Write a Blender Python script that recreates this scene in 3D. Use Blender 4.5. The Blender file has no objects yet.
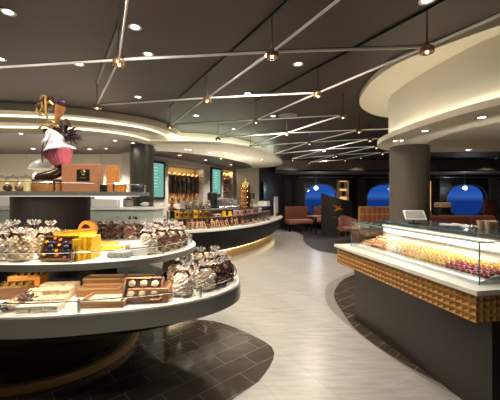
import bpy, bmesh, math, random
from math import pi, sin, cos, radians as R
from mathutils import Vector, Matrix, noise
random.seed(7)
SC = bpy.context.scene
COL = SC.collection
# ------------------------------------------------------------------ camera, world, exposure, lights
EYE = 1.55
cam = bpy.data.cameras.new('camera'); cam_o = bpy.data.objects.new('camera', cam); COL.objects.link(cam_o)
cam.sensor_width = 36; cam.lens = 21.6; cam.shift_y = -4/500; cam.clip_start = .05; cam.clip_end = 400
cam_o.location = (0, 0, EYE); cam_o.rotation_euler = (pi/2, 0, 0)
SC.camera = cam_o
SC.view_settings.view_transform = 'Standard'; SC.view_settings.look = 'None'
SC.view_settings.gamma = 1; SC.view_settings.use_curve_mapping = False
SC.view_settings.exposure = 0.35
SC.cycles.use_denoising = True
SC.cycles.max_bounces = 8; SC.cycles.transparent_max_bounces = 16
SC.cycles.sample_clamp_indirect = 6; SC.cycles.caustics_reflective = False; SC.cycles.caustics_refractive = False

W = bpy.data.worlds.new('dusk'); SC.world = W; W.use_nodes = True
nt = W.node_tree; nt.nodes.clear()
wo = nt.nodes.new('ShaderNodeOutputWorld'); bg = nt.nodes.new('ShaderNodeBackground')
tc = nt.nodes.new('ShaderNodeTexCoord'); sp = nt.nodes.new('ShaderNodeSeparateXYZ')
rp = nt.nodes.new('ShaderNodeValToRGB'); mp = nt.nodes.new('ShaderNodeMapRange')
mp.inputs[1].default_value = -.12; mp.inputs[2].default_value = .12
nt.links.new(tc.outputs['Generated'], sp.inputs[0]); nt.links.new(sp.outputs[2], mp.inputs[0])
nt.links.new(mp.outputs[0], rp.inputs[0]); nt.links.new(rp.outputs[0], bg.inputs[0]); nt.links.new(bg.outputs[0], wo.inputs[0])
el = rp.color_ramp.elements
el[0].position = 0; el[0].color = (.006, .03, .16, 1)
el[1].position = 1; el[1].color = (.012, .09, .55, 1)
e = el.new(.44); e.color = (.008, .045, .26, 1)
e = el.new(.5); e.color = (.05, .16, .6, 1)
e = el.new(.56); e.color = (.02, .11, .55, 1)
bg.inputs[1].default_value = .6

WARM = (1, .86, .68); NEUT = (1, .9, .77)
def lamp(kind, loc, power, color=WARM, size=.1, spot=150, blend=1, rot=(0, 0, 0), parent=None, sy=None):
    l = bpy.data.lights.new('lamp_light', kind); l.energy = power; l.color = color
    if kind == 'SPOT': l.spot_size = R(spot); l.spot_blend = blend; l.shadow_soft_size = size
    elif kind == 'POINT': l.shadow_soft_size = size
    elif kind == 'AREA':
        l.size = size
        if sy: l.shape = 'RECTANGLE'; l.size_y = sy
        else: l.shape = 'DISK'
    o = bpy.data.objects.new('lamp_light', l); COL.objects.link(o); o.location = loc; o.rotation_euler = rot
    if parent: o.parent = parent
    return o
# added soft ceiling lamps without fittings, to brighten the shop
for (x, y, p) in [(-1.4, .2, 16), (-.2, 1.0, 8), (-.1, 3.2, 34), (.3, 5.6, 38), (1.6, 7.6, 30), (-3.4, 2.2, 30), (3.6, 7.0, 16)]:
    lamp('AREA', (x, y, 3.09), p, NEUT, .3)

# ------------------------------------------------------------------ helpers
def G(px, py, z):
    y = (EYE-z)*300/(py-196); return ((px-250)/300*y, y, z)
MATS = {}
def M(name, col, rough=.5, metal=0, var=.15, scale=25, bump=0, emit=None, es=0, coat=0, stretch=None, spec=.5):
    if name in MATS: return MATS[name]
    m = bpy.data.materials.new(name); m.use_nodes = True; n = m.node_tree; b = n.nodes['Principled BSDF']
    b.inputs['Roughness'].default_value = rough; b.inputs['Metallic'].default_value = metal
    b.inputs['Specular IOR Level'].default_value = spec
    if coat: b.inputs['Coat Weight'].default_value = coat; b.inputs['Coat Roughness'].default_value = .08
    t = n.nodes.new('ShaderNodeTexCoord'); mpn = n.nodes.new('ShaderNodeMapping'); nz = n.nodes.new('ShaderNodeTexNoise')
    nz.inputs['Scale'].default_value = scale; nz.inputs['Detail'].default_value = 3
    n.links.new(t.outputs['Object'], mpn.inputs[0]); n.links.new(mpn.outputs[0], nz.inputs['Vector'])
    if stretch: mpn.inputs['Scale'].default_value = stretch
    rr = n.nodes.new('ShaderNodeValToRGB')
    rr.color_ramp.elements[0].position = .3; rr.color_ramp.elements[1].position = .7
    rr.color_ramp.elements[0].color = [c*(1-var) for c in col]+[1]
    rr.color_ramp.elements[1].color = [min(1, c*(1+var)) for c in col]+[1]
    n.links.new(nz.outputs[0], rr.inputs[0]); n.links.new(rr.outputs[0], b.inputs['Base Color'])
    if bump:
        bp = n.nodes.new('ShaderNodeBump'); bp.inputs['Strength'].default_value = bump; bp.inputs['Distance'].default_value = .01
        n.links.new(nz.outputs[0], bp.inputs['Height']); n.links.new(bp.outputs[0], b.inputs['Normal'])
    if emit: b.inputs['Emission Color'].default_value = (*emit, 1); b.inputs['Emission Strength'].default_value = es
    MATS[name] = m; return m
def tiles(name, c1, c2, mortar, bw, bh, rot, rough, ms=.006, off=.5):
    m = bpy.data.materials.new(name); m.use_nodes = True; n = m.node_tree; b = n.nodes['Principled BSDF']
    t = n.nodes.new('ShaderNodeTexCoord'); mpn = n.nodes.new('ShaderNodeMapping'); br = n.nodes.new('ShaderNodeTexBrick')
    mpn.inputs['Rotation'].default_value = (0, 0, R(rot))
    br.inputs['Color1'].default_value = (*c1, 1); br.inputs['Color2'].default_value = (*c2, 1); br.inputs['Mortar'].default_value = (*mortar, 1)
    br.inputs['Scale'].default_value = 1; br.inputs['Brick Width'].default_value = bw; br.inputs['Row Height'].default_value = bh
    br.inputs['Mortar Size'].default_value = ms; br.offset = off
    nz = n.nodes.new('ShaderNodeTexNoise'); nz.inputs['Scale'].default_value = 3; nz.inputs['Detail'].default_value = 6
    mp2 = n.nodes.new('ShaderNodeMapping'); mp2.inputs['Scale'].default_value = (1, 7, 1); mp2.inputs['Rotation'].default_value = (0, 0, R(rot))
    mx = n.nodes.new('ShaderNodeMixRGB'); mx.blend_type = 'OVERLAY'; mx.inputs[0].default_value = .45
    n.links.new(t.outputs['Object'], mpn.inputs[0]); n.links.new(mpn.outputs[0], br.inputs['Vector'])
    n.links.new(t.outputs['Object'], mp2.inputs[0]); n.links.new(mp2.outputs[0], nz.inputs['Vector'])
    n.links.new(br.outputs['Color'], mx.inputs[1]); n.links.new(nz.outputs[0], mx.inputs[2]); n.links.new(mx.outputs[0], b.inputs['Base Color'])
    b.inputs['Roughness'].default_value = rough
    MATS[name] = m; return m
def glassmat(name, tint=(.96, .985, .98), k=.12, rough=.02):
    m = bpy.data.materials.new(name); m.use_nodes = True; n = m.node_tree; n.nodes.clear()
    o = n.nodes.new('ShaderNodeOutputMaterial'); tr = n.nodes.new('ShaderNodeBsdfTransparent'); gl = n.nodes.new('ShaderNodeBsdfGlossy')
    mx = n.nodes.new('ShaderNodeMixShader'); fr = n.nodes.new('ShaderNodeLayerWeight'); mt = n.nodes.new('ShaderNodeMath'); mt.operation = 'MULTIPLY_ADD'
    tr.inputs[0].default_value = (*tint, 1); gl.inputs['Roughness'].default_value = rough
    fr.inputs[0].default_value = .3; mt.inputs[1].default_value = .28; mt.inputs[2].default_value = k*.35
    n.links.new(fr.outputs['Fresnel'], mt.inputs[0]); n.links.new(mt.outputs[0], mx.inputs[0])
    n.links.new(tr.outputs[0], mx.inputs[1]); n.links.new(gl.outputs[0], mx.inputs[2]); n.links.new(mx.outputs[0], o.inputs[0])
    MATS[name] = m; return m
def emat(name, col, s):
    m = bpy.data.materials.new(name); m.use_nodes = True; n = m.node_tree; n.nodes.clear()
    o = n.nodes.new('ShaderNodeOutputMaterial'); e_ = n.nodes.new('ShaderNodeEmission'); e_.inputs[0].default_value = (*col, 1); e_.inputs[1].default_value = s
    n.links.new(e_.outputs[0], o.inputs[0]); MATS[name] = m; return m

class MB:
    def __init__(s): s.v = []; s.f = []; s.m = []; s.T = None
    def _add(s, vs, fs, mi=0):
        o = len(s.v)
        if s.T is not None: vs = [s.T @ Vector(v) for v in vs]
        s.v += [tuple(v) for v in vs]; s.f += [tuple(i+o for i in f) for f in fs]; s.m += [mi]*len(fs) if isinstance(mi, int) else list(mi)
        return s
    def box(s, c, d, rot=None, mi=0, taper=1, bev=0):
        x, y, z = [q/2 for q in d]; t = taper
        vs = [(-x, -y, -z), (x, -y, -z), (x, y, -z), (-x, y, -z), (-x*t, -y*t, z), (x*t, -y*t, z), (x*t, y*t, z), (-x*t, y*t, z)]
        Mx = Matrix.Translation(c) @ (rot if rot is not None else Matrix())
        vs = [Mx @ Vector(v) for v in vs]
        return s._add(vs, [(0, 3, 2, 1), (4, 5, 6, 7), (0, 1, 5, 4), (1, 2, 6, 5), (2, 3, 7, 6), (3, 0, 4, 7)], mi)
    def rbox(s, c, d, r=.01, mi=0, rot=None):   # bevelled box
        bm = bmesh.new(); bmesh.ops.create_cube(bm, size=1)
        for v in bm.verts: v.co = Vector((v.co.x*d[0], v.co.y*d[1], v.co.z*d[2]))
        bmesh.ops.bevel(bm, geom=bm.edges[:], offset=min(r, min(d)*.45), segments=2, affect='EDGES', profile=.5)
        bm.verts.ensure_lookup_table(); Mx = Matrix.Translation(c) @ (rot if rot is not None else Matrix())
        s._add([Mx @ v.co for v in bm.verts], [[v.index for v in f.verts] for f in bm.faces], mi); bm.free(); return s
    def ball(s, c, r, sub=1, sc=(1, 1, 1), mi=0, jit=0):
        bm = bmesh.new(); bmesh.ops.create_icosphere(bm, subdivisions=sub, radius=r)
        bm.verts.ensure_lookup_table()
        vs = [Vector((v.co.x*sc[0], v.co.y*sc[1], v.co.z*sc[2]))*(1+random.uniform(-jit, jit))+Vector(c) for v in bm.verts]
        s._add(vs, [[v.index for v in f.verts] for f in bm.faces], mi); bm.free(); return s
    def lathe(s, prof, c=(0, 0, 0), n=24, mi=0, rot=None, loop=False):
        if loop: prof = list(prof)+[prof[0]]
        vs = []; fs = []
        for r, z in prof:
            for k in range(n): a = 2*pi*k/n; vs.append((r*cos(a), r*sin(a), z))
        for j in range(len(prof)-1):
            for k in range(n): fs.append((j*n+k, j*n+(k+1) % n, (j+1)*n+(k+1) % n, (j+1)*n+k))
        if prof[0][0] > 1e-5 and not loop: fs.append(tuple(range(n))[::-1])
        if prof[-1][0] > 1e-5 and not loop: fs.append(tuple((len(prof)-1)*n+k for k in range(n)))
        Mx = Matrix.Translation(c) @ (rot if rot is not None else Matrix())
        return s._add([Mx @ Vector(v) for v in vs], fs, mi)
    def tube(s, pts, r, n=8, mi=0, closed=False):
        P = [Vector(p) for p in pts]; rs = r if isinstance(r, (list, tuple)) else [r]*len(P)
        vs = []; fs = []; L = len(P)
        for i, p in enumerate(P):
            a = P[i-1] if (i > 0 or closed) else p; b = P[(i+1) % L] if (i < L-1 or closed) else p
            t = (b-a).normalized(); up = Vector((0, 0, 1)) if abs(t.z) < .9 else Vector((1, 0, 0))
            u = t.cross(up).normalized(); w = u.cross(t)
            for k in range(n): an = 2*pi*k/n; vs.append(p+(u*cos(an)+w*sin(an))*rs[i])
        for i in range(L if closed else L-1):
            j = (i+1) % L
            for k in range(n): fs.append((i*n+k, i*n+(k+1) % n, j*n+(k+1) % n, j*n+k))
        if not closed: fs.append(tuple(range(n))[::-1]); fs.append(tuple((L-1)*n+k for k in range(n)))
        return s._add(vs, fs, mi)
    def prism(s, o, z0, z1, mi=0, mtop=None, mbot=None):
        n = len(o); vs = [(x, y, z0) for x, y in o]+[(x, y, z1) for x, y in o]
        fs = [(i, (i+1) % n, n+(i+1) % n, n+i) for i in range(n)]; ms = [mi]*n
        fs.append(tuple(range(n))[::-1]); ms.append(mi if mbot is None else mbot)
        fs.append(tuple(range(n, 2*n))); ms.append(mi if mtop is None else mtop)
        return s._add(vs, fs, ms)
    def ring(s, o, i_, z0, z1, mi=0, mtop=None):
        n = len(o); vs = [(x, y, z0) for x, y in o]+[(x, y, z1) for x, y in o]+[(x, y, z0) for x, y in i_]+[(x, y, z1) for x, y in i_]
        fs = []; ms = []
        for k in range(n):
            j = (k+1) % n
            fs += [(k, j, n+j, n+k), (2*n+j, 2*n+k, 3*n+k, 3*n+j), (n+k, n+j, 3*n+j, 3*n+k), (j, k, 2*n+k, 2*n+j)]
            ms += [mi, mi, mi if mtop is None else mtop, mi]
        return s._add(vs, fs, ms)
    def loft(s, layers, mi=0, cap=True, closed=True):
        n = len(layers[0][0]); vs = []; fs = []
        for o, z in layers: vs += [(x, y, z) for x, y in o]
        for j in range(len(layers)-1):
            for k in range(n if closed else n-1): fs.append((j*n+k, j*n+(k+1) % n, (j+1)*n+(k+1) % n, (j+1)*n+k))
        if cap: fs.append(tuple(range(n))[::-1]); fs.append(tuple((len(layers)-1)*n+k for k in range(n)))
        return s._add(vs, fs, mi)
    def build(s, name, mats, parent=None, smooth=False, loc=None, rz=0):
        me = bpy.data.meshes.new(name); me.from_pydata(s.v, [], s.f); me.update()
        if not isinstance(mats, (list, tuple)): mats = [mats]
        for m in mats: me.materials.append(m)
        me.polygons.foreach_set('material_index', s.m)
        bm = bmesh.new(); bm.from_mesh(me); bmesh.ops.recalc_face_normals(bm, faces=bm.faces[:]); bm.to_mesh(me); bm.free()
        if smooth:
            me.polygons.foreach_set('use_smooth', [True]*len(me.polygons))
            try: me.set_sharp_from_angle(angle=R(40))
            except Exception: pass
        o = bpy.data.objects.new(name, me); COL.objects.link(o)
        if parent: o.parent = parent
        if loc is not None: o.location = loc
        if rz: o.rotation_euler.z = rz
        return o
def tag(o, label, cat, group=None, kind=None):
    o['label'] = label; o['category'] = cat
    if group: o['group'] = group
    if kind: o['kind'] = kind
    return o
def struct(o): o['kind'] = 'structure'; return o
def thing(name, label, cat, loc=(0, 0, 0), rz=0, group=None):
    o = bpy.data.objects.new(name, None); COL.objects.link(o); o.empty_display_size = .05
    o.location = loc; o.rotation_euler.z = rz; tag(o, label, cat, group); return o
def dup(root, loc, rz=0, label=None, group=None, scale=None):
    r = root.copy(); COL.objects.link(r); r.location = loc; r.rotation_euler.z = rz
    if label: r['label'] = label
    if group: r['group'] = group
    if scale: r.scale = scale if isinstance(scale, tuple) else (scale,)*3
    for ch in list(root.children):
        c = ch.copy(); COL.objects.link(c); c.parent = r
        for g in list(ch.children):
            d = g.copy(); COL.objects.link(d); d.parent = c
    return r
def spline(pts, n=96):
    P = [Vector((x, y)) for x, y in pts]; L = len(P); out = []
    for i in range(L):
        a, b, c, d = P[i-1], P[i], P[(i+1) % L], P[(i+2) % L]
        for k in range(12):
            t = k/12; out.append(.5*((2*b)+(c-a)*t+(2*a-5*b+4*c-d)*t*t+(3*b-a-3*c+d)*t**3))
    ln = [0]
    for i in range(len(out)): ln.append(ln[-1]+(out[(i+1) % len(out)]-out[i]).length)
    res = []; j = 0
    for k in range(n):
        s_ = ln[-1]*k/n
        while ln[j+1] < s_: j += 1
        t = (s_-ln[j])/max(1e-9, ln[j+1]-ln[j]); q = out[j].lerp(out[(j+1) % len(out)], t); res.append((q.x, q.y))
    A = sum(res[i-1][0]*res[i][1]-res[i][0]*res[i-1][1] for i in range(n))
    return res if A > 0 else [res[0]]+res[:0:-1]
def offset(o, d):   # positive = inward (ccw outline)
    n = len(o); r = []
    for i in range(n):
        t = Vector(o[(i+1) % n])-Vector(o[i-1]); t.normalize(); r.append((o[i][0]-t.y*d, o[i][1]+t.x*d))
    return r
def circ(cx, cy, rx, ry=None, n=96, a0=0):
    ry = ry or rx; return [(cx+rx*cos(2*pi*k/n+a0), cy+ry*sin(2*pi*k/n+a0)) for k in range(n)]
def RX(a): return Matrix.Rotation(a, 4, 'X')
def RY(a): return Matrix.Rotation(a, 4, 'Y')
def RZ(a): return Matrix.Rotation(a, 4, 'Z')
ORD = ['first', 'second', 'third', 'fourth', 'fifth', 'sixth', 'seventh', 'eighth', 'ninth', 'tenth', 'eleventh', 'twelfth', 'thirteenth', 'fourteenth', 'fifteenth', 'sixteenth', 'seventeenth', 'eighteenth', 'nineteenth', 'twentieth']

# ------------------------------------------------------------------ materials
stone = tiles('pale_stone', (.4, .385, .355), (.35, .335, .31), (.31, .295, .27), 1.6, .42, 62, .28, .003)
band = M('grey_stone_band', (.22, .205, .18), .3, var=.08, scale=4)
dtile = tiles('dark_tile', (.055, .042, .033), (.072, .056, .045), (.2, .175, .15), .42, .2, -42, .1, .004)
dfloor = M('dark_floor', (.03, .026, .022), .3, var=.2, scale=6)
carpet = tiles('plum_carpet', (.026, .018, .017), (.018, .013, .012), (.01, .008, .008), 1.2, .12, 5, .6, .004)
ceil_m = M('taupe_ceiling', (.046, .031, .0235), .6, var=.03, scale=2)
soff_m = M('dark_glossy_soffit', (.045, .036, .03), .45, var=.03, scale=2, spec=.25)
cream = M('cream_plaster', (.72, .66, .54), .6, var=.02, scale=3)
white = M('white_lacquer', (.8, .78, .74), .3, var=.02)
wallm = M('beige_panel', (.62, .55, .47), .5, var=.03, scale=3)
wallg = M('grey_beige_panel', (.42, .38, .33), .5, var=.03, scale=3)
darkwall = M('dark_wall', (.02, .017, .016), .45, var=.1, scale=5)
mauve = M('mauve_bulkhead', (.2, .15, .135), .5, var=.15, scale=2, stretch=(12, 1, 1))
colm = M('bronze_grey_column', (.135, .117, .095), .4, .2, var=.03, scale=3)
coldark = M('dark_column', (.075, .068, .06), .35, .4, var=.03, scale=3)
black = M('black_lacquer', (.012, .011, .011), .25, var=.1)
brown = M('dark_brown_panel', (.03, .024, .02), .3, var=.15, scale=8, stretch=(8, 8, .5))
steel = M('brushed_steel', (.42, .41, .4), .33, .85, var=.06, scale=40, stretch=(1, 1, 20))
chrome = M('chrome', (.75, .75, .76), .1, 1, var=.02)
bronze = M('bronze_ring', (.68, .44, .19), .4, .2, var=.1, scale=10)
gold = M('gold_foil', (.75, .5, .13), .25, .8, var=.15)
alu = M('light_metal_bar', (.66, .63, .6), .45, .1, var=.03)
blackm = M('black_metal', (.012, .012, .012), .4, .3)
copper = M('copper', (.75, .36, .2), .2, 1, var=.06)
brass = M('brass', (.8, .55, .22), .18, 1, var=.06)
glass = glassmat('clear_glass')
edge = M('green_glass_edge', (.12, .3, .28), .15, emit=(.2, .5, .45), es=0)
goldlat = M('golden_wood', (.5, .27, .09), .38, .25, var=.2, scale=30)
topstone = M('warm_white_stone', (.7, .67, .6), .25, var=.05, scale=12)
led = emat('warm_led_strip', (1, .84, .58), 1.8)
led2 = emat('cool_led_strip', (.9, 1, .78), 15)
ledw = emat('white_led_panel', (1, .93, .8), 2.5)
lamp_e = emat('downlight_lens', (1, .96, .9), 9)
bulb_e = emat('filament_bulb', (1, .75, .42), 6)
teal = emat('teal_screen', (.3, .72, .58), .5)
yellow = M('yellow_card', (.85, .5, .02), .35, var=.1)
orange = M('orange_card', (.75, .27, .04), .4, var=.1)
wood = M('warm_wood', (.33, .14, .045), .35, var=.25, scale=14, stretch=(1, 12, 12), coat=.3)
wood2 = M('pale_oak', (.5, .32, .16), .4, var=.15, scale=14, stretch=(1, 10, 10))
choc = M('dark_chocolate', (.045, .018, .01), .25, var=.3)
mchoc = M('milk_chocolate', (.17, .07, .035), .3, var=.3)
cchoc = M('cream_chocolate', (.72, .57, .36), .4, var=.2)
wchoc = M('white_chocolate', (.78, .7, .58), .4, var=.12)
salmon = M('copper_card', (.42, .19, .1), .35, .2, var=.06)
redbrown = M('red_brown_leather', (.19, .06, .04), .4, var=.15)
pinkbrown = M('salmon_upholstery', (.36, .15, .11), .6, var=.1)
ivory = M('ivory_card', (.78, .7, .52), .5, var=.05)
pinkm = M('pink_sugar', (.62, .15, .2), .4, var=.08)
purple = M('purple_foil', (.07, .02, .06), .3, .3, var=.2)
greypanel = M('pale_green_panel', (.42, .47, .41), .4, var=.05)
grey = M('grey_machine', (.3, .3, .3), .3, .6, var=.1)
curtain_m = M('grey_curtain', (.1, .085, .08), .8, var=.2, scale=8, stretch=(10, 10, .3))

def wrapmat():
    m = bpy.data.materials.new('cellophane'); m.use_nodes = True; n = m.node_tree; n.nodes.clear()
    o = n.nodes.new('ShaderNodeOutputMaterial'); tr = n.nodes.new('ShaderNodeBsdfTransparent'); gl = n.nodes.new('ShaderNodeBsdfGlossy')
    df = n.nodes.new('ShaderNodeBsdfDiffuse'); df.inputs[0].default_value = (.9, .87, .84, 1)
    mx = n.nodes.new('ShaderNodeMixShader'); mx2 = n.nodes.new('ShaderNodeMixShader'); mx2.inputs[0].default_value = .6
    gl.inputs['Roughness'].default_value = .12; nz = n.nodes.new('ShaderNodeTexNoise'); nz.inputs['Scale'].default_value = 45
    rr = n.nodes.new('ShaderNodeMapRange'); rr.inputs[1].default_value = .45; rr.inputs[2].default_value = .75; rr.inputs[3].default_value = .0; rr.inputs[4].default_value = .2
    tcn = n.nodes.new('ShaderNodeTexCoord'); n.links.new(tcn.outputs['Object'], nz.inputs['Vector']); n.links.new(nz.outputs[0], rr.inputs[0])
    n.links.new(gl.outputs[0], mx2.inputs[1]); n.links.new(df.outputs[0], mx2.inputs[2])
    n.links.new(rr.outputs[0], mx.inputs[0]); n.links.new(tr.outputs[0], mx.inputs[1]); n.links.new(mx2.outputs[0], mx.inputs[2]); n.links.new(mx.outputs[0], o.inputs[0])
    return m
cello = wrapmat(); frill_m = wrapmat(); frill_m.name = 'cellophane_frill'
for n_ in frill_m.node_tree.nodes:
    if n_.type == 'MAP_RANGE': n_.inputs[3].default_value = .15; n_.inputs[4].default_value = .6
    if n_.type == 'MIX_SHADER' and not n_.inputs[0].is_linked: n_.inputs[0].default_value = .88

# ------------------------------------------------------------------ floors
CH = 3.12
b = MB().box((2.5, 5.5, -.06), (23, 19.6, .12)); struct(b.build('floor', carpet))
so = [(-9, -4.2), (-9, 8.9), (-3, 8.9), (-1.4, 12), (1.0, 13.9), (1.6, 13.7), (1.89, 13.5), (2.02, 12.6), (2.07, 11.7), (1.85, 10.4), (1.8, 9.55), (1.83, 8.9), (1.92, 8.4), (2.3, 8.0), (3.2, 7.9), (5.5, 7.9), (7.5, 6), (8, 2), (8, -4.2)]
b = MB().prism(so, 0, .004); struct(b.build('floor', stone))
rd = spline([(1.9, 5.75), (1.5, 5.15), (1.29, 4.6), (1.23, 4.0), (1.23, 3.4), (1.40, 2.8), (1.69, 2.28), (2.2, 1.6), (3, .9), (4.5, .6), (6.2, 2), (6.4, 5), (4.8, 6.6), (2.9, 6.5)])
rb = spline([(2.0, 6.0), (1.42, 5.35), (1.2, 4.8), (1.1, 4.2), (1.19, 3.5), (1.38, 2.8), (1.64, 2.24), (2.1, 1.5), (2.9, .75), (4.5, .4), (6.4, 1.8), (6.6, 5.1), (4.9, 6.8), (2.9, 6.8)])
b = MB().prism(rb, .004, .006); struct(b.build('floor', band))
b = MB().prism(rd, .006, .008); struct(b.build('floor', dtile))
lt = spline([(-1.09, 3.84), (-.43, 3.69), (0, 3.35), (.24, 3.0), (.1, 2.55), (-.115, 2.3), (-.5, 1.85), (-1.2, 1.45), (-2.4, 1.3), (-3.6, 1.7), (-4.2, 2.7), (-3.8, 3.9), (-2.6, 4.3), (-1.8, 4.1)])
b = MB().prism(lt, .004, .007); struct(b.build('floor', dtile))

# ------------------------------------------------------------------ ceiling and outer walls
b = MB().box((2.5, 5.5, CH+.05), (23, 19.6, .1)); struct(b.build('ceiling', ceil_m))
b = MB().box((-8.95, 5.5, CH/2), (.1, 19.6, CH)); struct(b.build('wall_left', wallm))
b = MB().box((13.95, 5.5, CH/2), (.1, 19.6, CH)); struct(b.build('wall_right', darkwall))
b = MB().box((2.5, -4.25, CH/2), (23, .1, CH)); struct(b.build('wall_back', wallm))
# far wall with three rounded windows
FY = 14.8
def hole_panel(mb, x0, x1, z0, z1, cx, cz, rx, rz, y, t):
    cor = [math.atan2(z-cz, x-cx) for x, z in ((x0, z0), (x1, z0), (x1, z1), (x0, z1))]
    an = sorted([2*pi*k/48-pi for k in range(48)]+cor)
    inn = []; out = []
    for a in an:
        c, s = cos(a), sin(a); e = 2/3.0
        k = (abs(c/rx)**2.6+abs(s/rz)**2.6)**(-1/2.6); inn.append((cx+k*c, cz+k*s))
        q = min([v for v in ((x1-cx)/c if c > 1e-6 else 9e9, (x0-cx)/c if c < -1e-6 else 9e9, (z1-cz)/s if s > 1e-6 else 9e9, (z0-cz)/s if s < -1e-6 else 9e9)])
        out.append((cx+q*c, cz+q*s))
    n = len(an); vs = [(x, y, z) for x, z in out]+[(x, y, z) for x, z in inn]+[(x, y+t, z) for x, z in inn]
    fs = []
    for i in range(n): j = (i+1) % n; fs += [(i, j, n+j, n+i), (n+i, n+j, 2*n+j, 2*n+i)]
    mb._add(vs, fs); return inn
wins = [(3.5, 1.35), (6.75, 1.35), (10.7, 1.33)]
WX = [0.6, 4.9, 8.6, 13.9]
WR = [.79, .99, .99]
b = MB(); inns = []
for i, (cx, cz) in enumerate(wins):
    inns.append(hole_panel(b, WX[i], WX[i+1], 0, 3.12, cx, cz, WR[i], .77, FY, .25))
b.box((-4.2, FY+.1, 1.56), (9.6, .2, 3.12)); struct(b.build('wall_far', darkwall))
winframe = M('window_frame_metal', (.3, .31, .34), .3, .6)
for i, inn in enumerate(inns):
    t = bpy.data.objects.new('window_%d' % (i+1), None); COL.objects.link(t); t.location = (wins[i][0], FY, wins[i][1]); struct(t)
    L = [(x-wins[i][0], -.01, z-wins[i][1]) for x, z in inn]
    MB().tube(L, .035, 6, closed=True).build('window_frame', winframe, t, True)
    g = MB(); n = len(L); g._add([(x, .22, z) for x, _, z in L], [tuple(range(n))]); g.build('window_pane', glass, t)
# bulkhead and low ceiling before the windows
b = MB().box((7.6, 13.9, 2.86), (12.9, 1.9, .5)); struct(b.build('trim_1', mauve))
b = MB().box((7.6, 12.9, 2.64), (12.9, .06, .05)); struct(b.build('trim_2', blackm))

# ------------------------------------------------------------------ right canopy
low = spline([(2.22, 2.6), (2.07, 2.96), (1.98, 3.4), (1.92, 4.0), (1.97, 4.6), (2.22, 5.1), (2.7, 5.42), (3.2, 5.48), (4.35, 5.4), (5.2, 5.1), (6.0, 4.3), (6.0, 2.8), (5.0, 1.6), (3.6, 1.35), (2.7, 1.9)])
rec = spline([(2.72, 3.25), (2.6, 3.55), (2.58, 4.0), (2.7, 4.55), (3.0, 4.85), (3.5, 4.98), (4.2, 4.9), (4.9, 4.6), (5.4, 4.0), (5.3, 3.0), (4.6, 2.3), (3.7, 2.2), (3.1, 2.6)])
# align start points of the two outlines for bridging
def align(o, i_):
    a0 = min(range(len(i_)), key=lambda k: (i_[k][0]-o[0][0])**2+(i_[k][1]-o[0][1])**2); return i_[a0:]+i_[:a0]
rec = align(low, rec)
b = MB().ring(low, rec, 2.35, 2.42); b.prism(rec, 2.47, 2.49); b.ring(offset(rec, -.02), rec, 2.42, 2.49); struct(b.build('ceiling', cream, smooth=False))
drum = offset(low, .16)
b = MB().ring(drum, offset(drum, .06), 2.42, 3.05); struct(b.build('ceiling', cream, smooth=True))
up = spline([(2.19, 2.63), (1.89, 3.02), (1.65, 3.41), (1.6, 4.05), (1.75, 4.8), (2.1, 5.35), (2.6, 5.7), (3.6, 5.9), (5.2, 5.7), (6.2, 4.8), (6.2, 3), (5.5, 1.9), (4.0, 1.5), (2.9, 1.85)])
b = MB().prism(up, 3.045, CH-.002); struct(b.build('ceiling', cream, smooth=False))
b = MB().ring(offset(low, .07), offset(low, .13), 2.422, 2.436); struct(b.build('trim_3', emat('canopy_led', (1, .91, .7), 6.5)))
s = offset(up, .12)

# ------------------------------------------------------------------ left stepped canopy and the one over the far counter
A = spline([(-8.7, 5.0), (-6, 4.85), (-4.17, 5.0), (-3.29, 5.25), (-2.6, 5.6), (-1.99, 6.15), (-1.74, 6.86), (-1.8, 7.6), (-2.6, 8.3), (-8.7, 8.4)], 120)
B = spline([(-8.6, 5.25), (-6, 5.1), (-4.3, 5.22), (-3.35, 5.4), (-2.68, 5.72), (-2.14, 6.25), (-1.95, 6.95), (-2.05, 7.6), (-2.8, 8.2), (-8.6, 8.3)], 120)
Cc = spline([(-8.5, 5.5), (-6, 5.4), (-4.56, 5.45), (-3.42, 5.55), (-2.75, 5.88), (-2.35, 6.4), (-2.27, 7.1), (-2.5, 7.8), (-3.1, 8.1), (-8.5, 8.2)], 120)
b = MB().prism(A, 2.985, CH-.003); struct(b.build('ceiling', cream))
b = MB().prism(offset(B, .06), 2.93, 2.985); struct(b.build('trim_4', led))
b = MB().prism(B, 2.835, 2.93); struct(b.build('ceiling', cream))
b = MB().prism(offset(Cc, .06), 2.785, 2.835); struct(b.build('trim_5', led))
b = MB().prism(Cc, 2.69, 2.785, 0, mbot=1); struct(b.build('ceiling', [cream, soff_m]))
L2 = spline([(-4.2, 6.9), (-2.8, 6.66), (-1.66, 6.6), (-.63, 6.8), (.26, 7.67), (.82, 9.0), (1.14, 10.45), (1.05, 11.4), (.6, 12.1), (-.3, 12.5), (-1.6, 12.2), (-2.6, 10.5), (-4.0, 8.4)], 120)
b = MB().prism(L2, 2.70, 2.765); struct(b.build('ceiling', cream))
dk = spline([(-4.3, 7.5), (-2.3, 7.7), (-1.15, 8.6), (-.45, 9.8), (-.05, 10.9), (.05, 12), (-.5, 12.4), (-1.7, 11.6), (-2.7, 10), (-4.2, 8.4)], 80)
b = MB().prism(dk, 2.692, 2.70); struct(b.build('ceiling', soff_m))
bk = spline([(-4.2, 7.5), (-2.6, 7.35), (-1.7, 7.4), (-.76, 7.75), (.0, 8.7), (.45, 9.8), (.62, 10.9), (.5, 11.7), (-.3, 12.2), (-1.6, 11.9), (-2.6, 10.5), (-4.0, 8.4)], 120)
b = MB().ring(bk, offset(bk, .05), 2.765, CH-.002); struct(b.build('ceiling', cream, smooth=True))
b = MB().ring(offset(bk, -.16), offset(bk, -.08), 2.766, 2.785); struct(b.build('trim_6', led2))

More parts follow.
